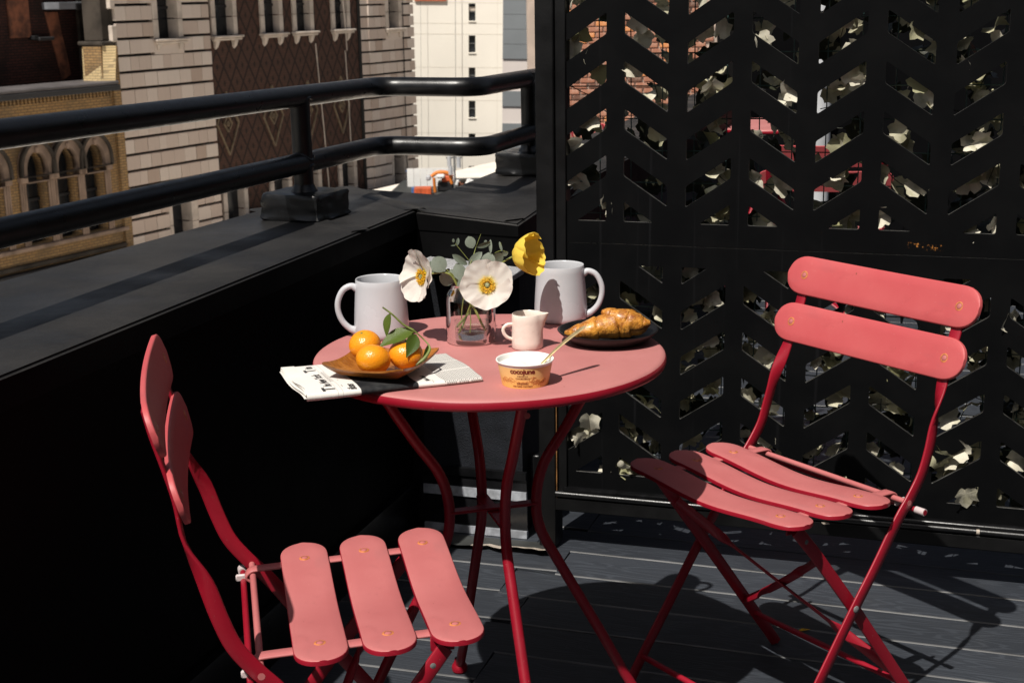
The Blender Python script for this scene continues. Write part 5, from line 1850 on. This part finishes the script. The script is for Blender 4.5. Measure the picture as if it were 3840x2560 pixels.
for x, r in ((-3.56, .006), (-2.14, .011)):
    MB().tube([(x, -.4, 10), (x + .01, -.42, 16), (x, -.4, 26)], r, 6).build('hanging_cable', 'pole_grey', bt)
gt = tower('grey_tower', 0, 90, 'pale tower with wide grey window bands beside the beige tower', .03)
MB().box((.6, 4, 12), (1.74, 7.6, 34)).build('building_core', 'pale_band', gt, smooth=False)
for z0, z1 in ((-2.70, 4.5), (-5.62, -4.66), (-9.6, -6.66)):
    n = max(1, round((z1 - z0) / .9))
    for i in range(n):
        a = z0 + (z1 - z0) * i / n; b = z0 + (z1 - z0) * (i + 1) / n
        MB().box((.6, .16, G(0, (a + b) / 2)[1]), (1.70, .1, b - a - .02)).build('window_band', 'grey_glass', gt, smooth=False)
wt = tower('white_tower', 0, 100, 'bright white panelled tower just left of the screen post', .03)
MB().box((3.4, 4, 15), (3.9, 7.5, 46)).build('building_core', 'mortar', wt, smooth=False)
for i in range(4):
    for k in range(22):
        MB().box((1.93 + i * .98, .2, G(0, -12.2 + k * .985)[1]), (.955, .08, .955)).build('wall_panel', 'white_panel', wt, smooth=False)

# ------------------------------------------------------------------ low roof with building gear
NO = Vector((math.cos(TH_), -math.sin(TH_), 0))           # from the facades out over the street
lr = empty('low_building', (FO.x, FO.y, -18.4), FRZ, 'low building with a pale flat roof filling the gap below the stone facade', 'building')
for ua, ub, zt_ in ((-60, 2.0, 13.0), (2.003, 34, 13.5)):
    MB().box(((ua + ub) / 2, -11.4, zt_ / 2), (ub - ua, 21.5, zt_)).build('wall', 'stone_trim', lr, smooth=False)
    MB().box(((ua + ub) / 2, -11.4, zt_ + .02), (ub - ua - .1, 21.6, .04)).build('roof', 'roofing', lr, smooth=False)  # spread wide and kept pale to throw sunlight back at the facades
RZ = -4.86
rm_ = MB().prism([(-4.2, 40.5), (-.2, 40.5), (.6, 49), (-3.6, 49)], RZ - .012, RZ + .002).build('roof_mat', 'membrane', None, smooth=False)
rm_.parent = lr; rm_.matrix_parent_inverse = (Matrix.Translation(lr.location) @ Matrix.Rotation(FRZ, 4, 'Z')).inverted()
ct = empty('skip', (-2.73, 45, RZ), 0, 'red-orange metal skip on the low roof across the street', 'skip')
MB().box((0, 0, .12), (.53, .5, .24), 0, .01).build('body', 'red_orange', ct, smooth=False)
for i in range(4): MB().box((-.2 + i * .13, -.26, .12), (.02, .02, .22)).build('rib', 'red_orange', ct, smooth=False)
bb = MB().box((-3.04, 45, RZ + .12), (.09, .3, .24), 0, .01).build('barrel', 'blue_paint', None, smooth=False)
tag(bb, 'blue drum beside the red-orange skip on the low roof', 'drum')
ex = empty('digger', (-2.2, 45.6, RZ), 0, 'orange construction machine on the low roof', 'digger')
MB().box((.16, .2, .17), (.50, .5, .30), 0, .03).build('track_base', 'void', ex, smooth=False)
MB().box((.22, .2, .42), (.36, .5, .22), 0, .05).build('body', 'red_orange', ex, smooth=False)
MB().tube(catmull([(-.28, 0, .50), (-.1, 0, .62), (.12, 0, .63), (.30, 0, .55), (.36, 0, .25)], 4), .06, 10).build('boom', 'orange_paint', ex)
MB().tube([(-.17, -.2, .02), (-.19, -.2, .48)], .05, 10).build('arm', 'orange_paint', ex)
MB().box((.02, -.1, .52), (.26, .3, .12), 0, .04).build('cab', 'white_paint', ex, smooth=False)
MB().box((-.38, .1, .45), (.16, .3, .16), 0, .04).build('bucket', 'duct', ex, smooth=False)
hd = empty('hoarding', (-2.5, 47, RZ), 0, 'white site hoarding behind the orange machine', 'hoarding')
for i in range(7): MB().box((-.75 + i * .22, 0, .30), (.21, .03, .60)).build('panel', 'white_paint', hd, smooth=False)
MB().box((-.1, .03, .52), (1.6, .03, .03)).build('top_rail', 'blue_paint', hd, smooth=False)
up_ = empty('utility_pole', (-1.72, 45.5, RZ), 0, 'grey utility pole with transformer boxes before the beige tower', 'pole')
MB().tube([(0, 0, 0), (-.02, 0, 1.6)], .035, 10).build('pole', 'pole_grey', up_)
for x, z, s in ((-.17, .98, .16), (.13, .95, .17), (-.14, .70, .14)):
    MB().tube([(x, 0, z - s), (x, 0, z + s)], .07, 12).build('transformer', 'duct', up_)
MB().box((-.02, 0, 1.1), (.5, .05, .05)).build('cross_arm', 'pole_grey', up_, smooth=False)
rk = empty('rubble_heap', (-1.45, 45.5, RZ), 0, 'dark heap of roof equipment right of the utility pole', 'heap')
rng = random.Random(8)
for i in range(14):
    MB().box((rng.uniform(-.25, .35), rng.uniform(-.2, .2), rng.uniform(.08, .42)), (rng.uniform(.08, .22), .2, rng.uniform(.08, .22)), 0, .02, Matrix.Rotation(rng.uniform(-.6, .6), 3, 'Y')).build('lump', rng.choice(['void', 'dark_stone', 'rust', 'rust_streak', 'white_paint']), rk, smooth=False)

# ------------------------------------------------------------------ brick house beyond the terrace
bh = empty('brick_house', (1.6, 20, -18.4), 0, 'red brick wall glimpsed through the upper left slots of the screen', 'building')
MB().box((.5, .6, 12), (3.6, 1.1, 24)).build('wall', 'mortar', bh, smooth=False)
BR = MB().box((0, 0, 0), (.205, .06, .062), 0, .008).mesh('brick', 'brick', smooth=False)
rng = random.Random(31)
cnt = 0
for r in range(30):
    z = 18.4 - .95 + r * .0765
    for c in range(10):
        x = -.92 + c * .219 + (.11 if r % 2 else 0)
        link('brick', BR, bh, (x + rng.uniform(-.004, .004), .045 + rng.uniform(-.006, .004), z), (0, 0, rng.uniform(-.01, .01)), (rng.uniform(.94, 1.0), 1, 1))
bk = empty('bulkhead', (4.6, 9.6, 0), 0, 'dark bulkhead wall closing the terrace behind the screen', 'wall')
MB().box((0, 0, 1.2), (6.3, .8, 4.4)).build('wall', 'bulkhead', bk, smooth=False)
dc = empty('duct', (1.975, 9.1, 0), 0, 'pale vertical duct on the dark bulkhead behind the screen', 'duct')
MB().tube([(0, 0, .0), (0, 0, 1.35)], .075, 16).build('pipe', 'duct', dc)
MB().tube([(0, 0, .72), (0, 0, .76)], .085, 16).build('collar', 'duct', dc)

# ------------------------------------------------------------------ unseen walls added to block sky light
hw = empty('house_wall', (1.4, -2.4, 0), 0, 'black painted house wall closing the near side of the terrace', 'wall')
MB().box((0, .3, 2.3), (5.4, .3, 4.7)).build('wall', 'bulkhead', hw, smooth=False)
MB().box((2.55, 2.85, 1.7), (.3, 4.79, 3.5)).build('side_wall', 'bulkhead', hw, smooth=False)
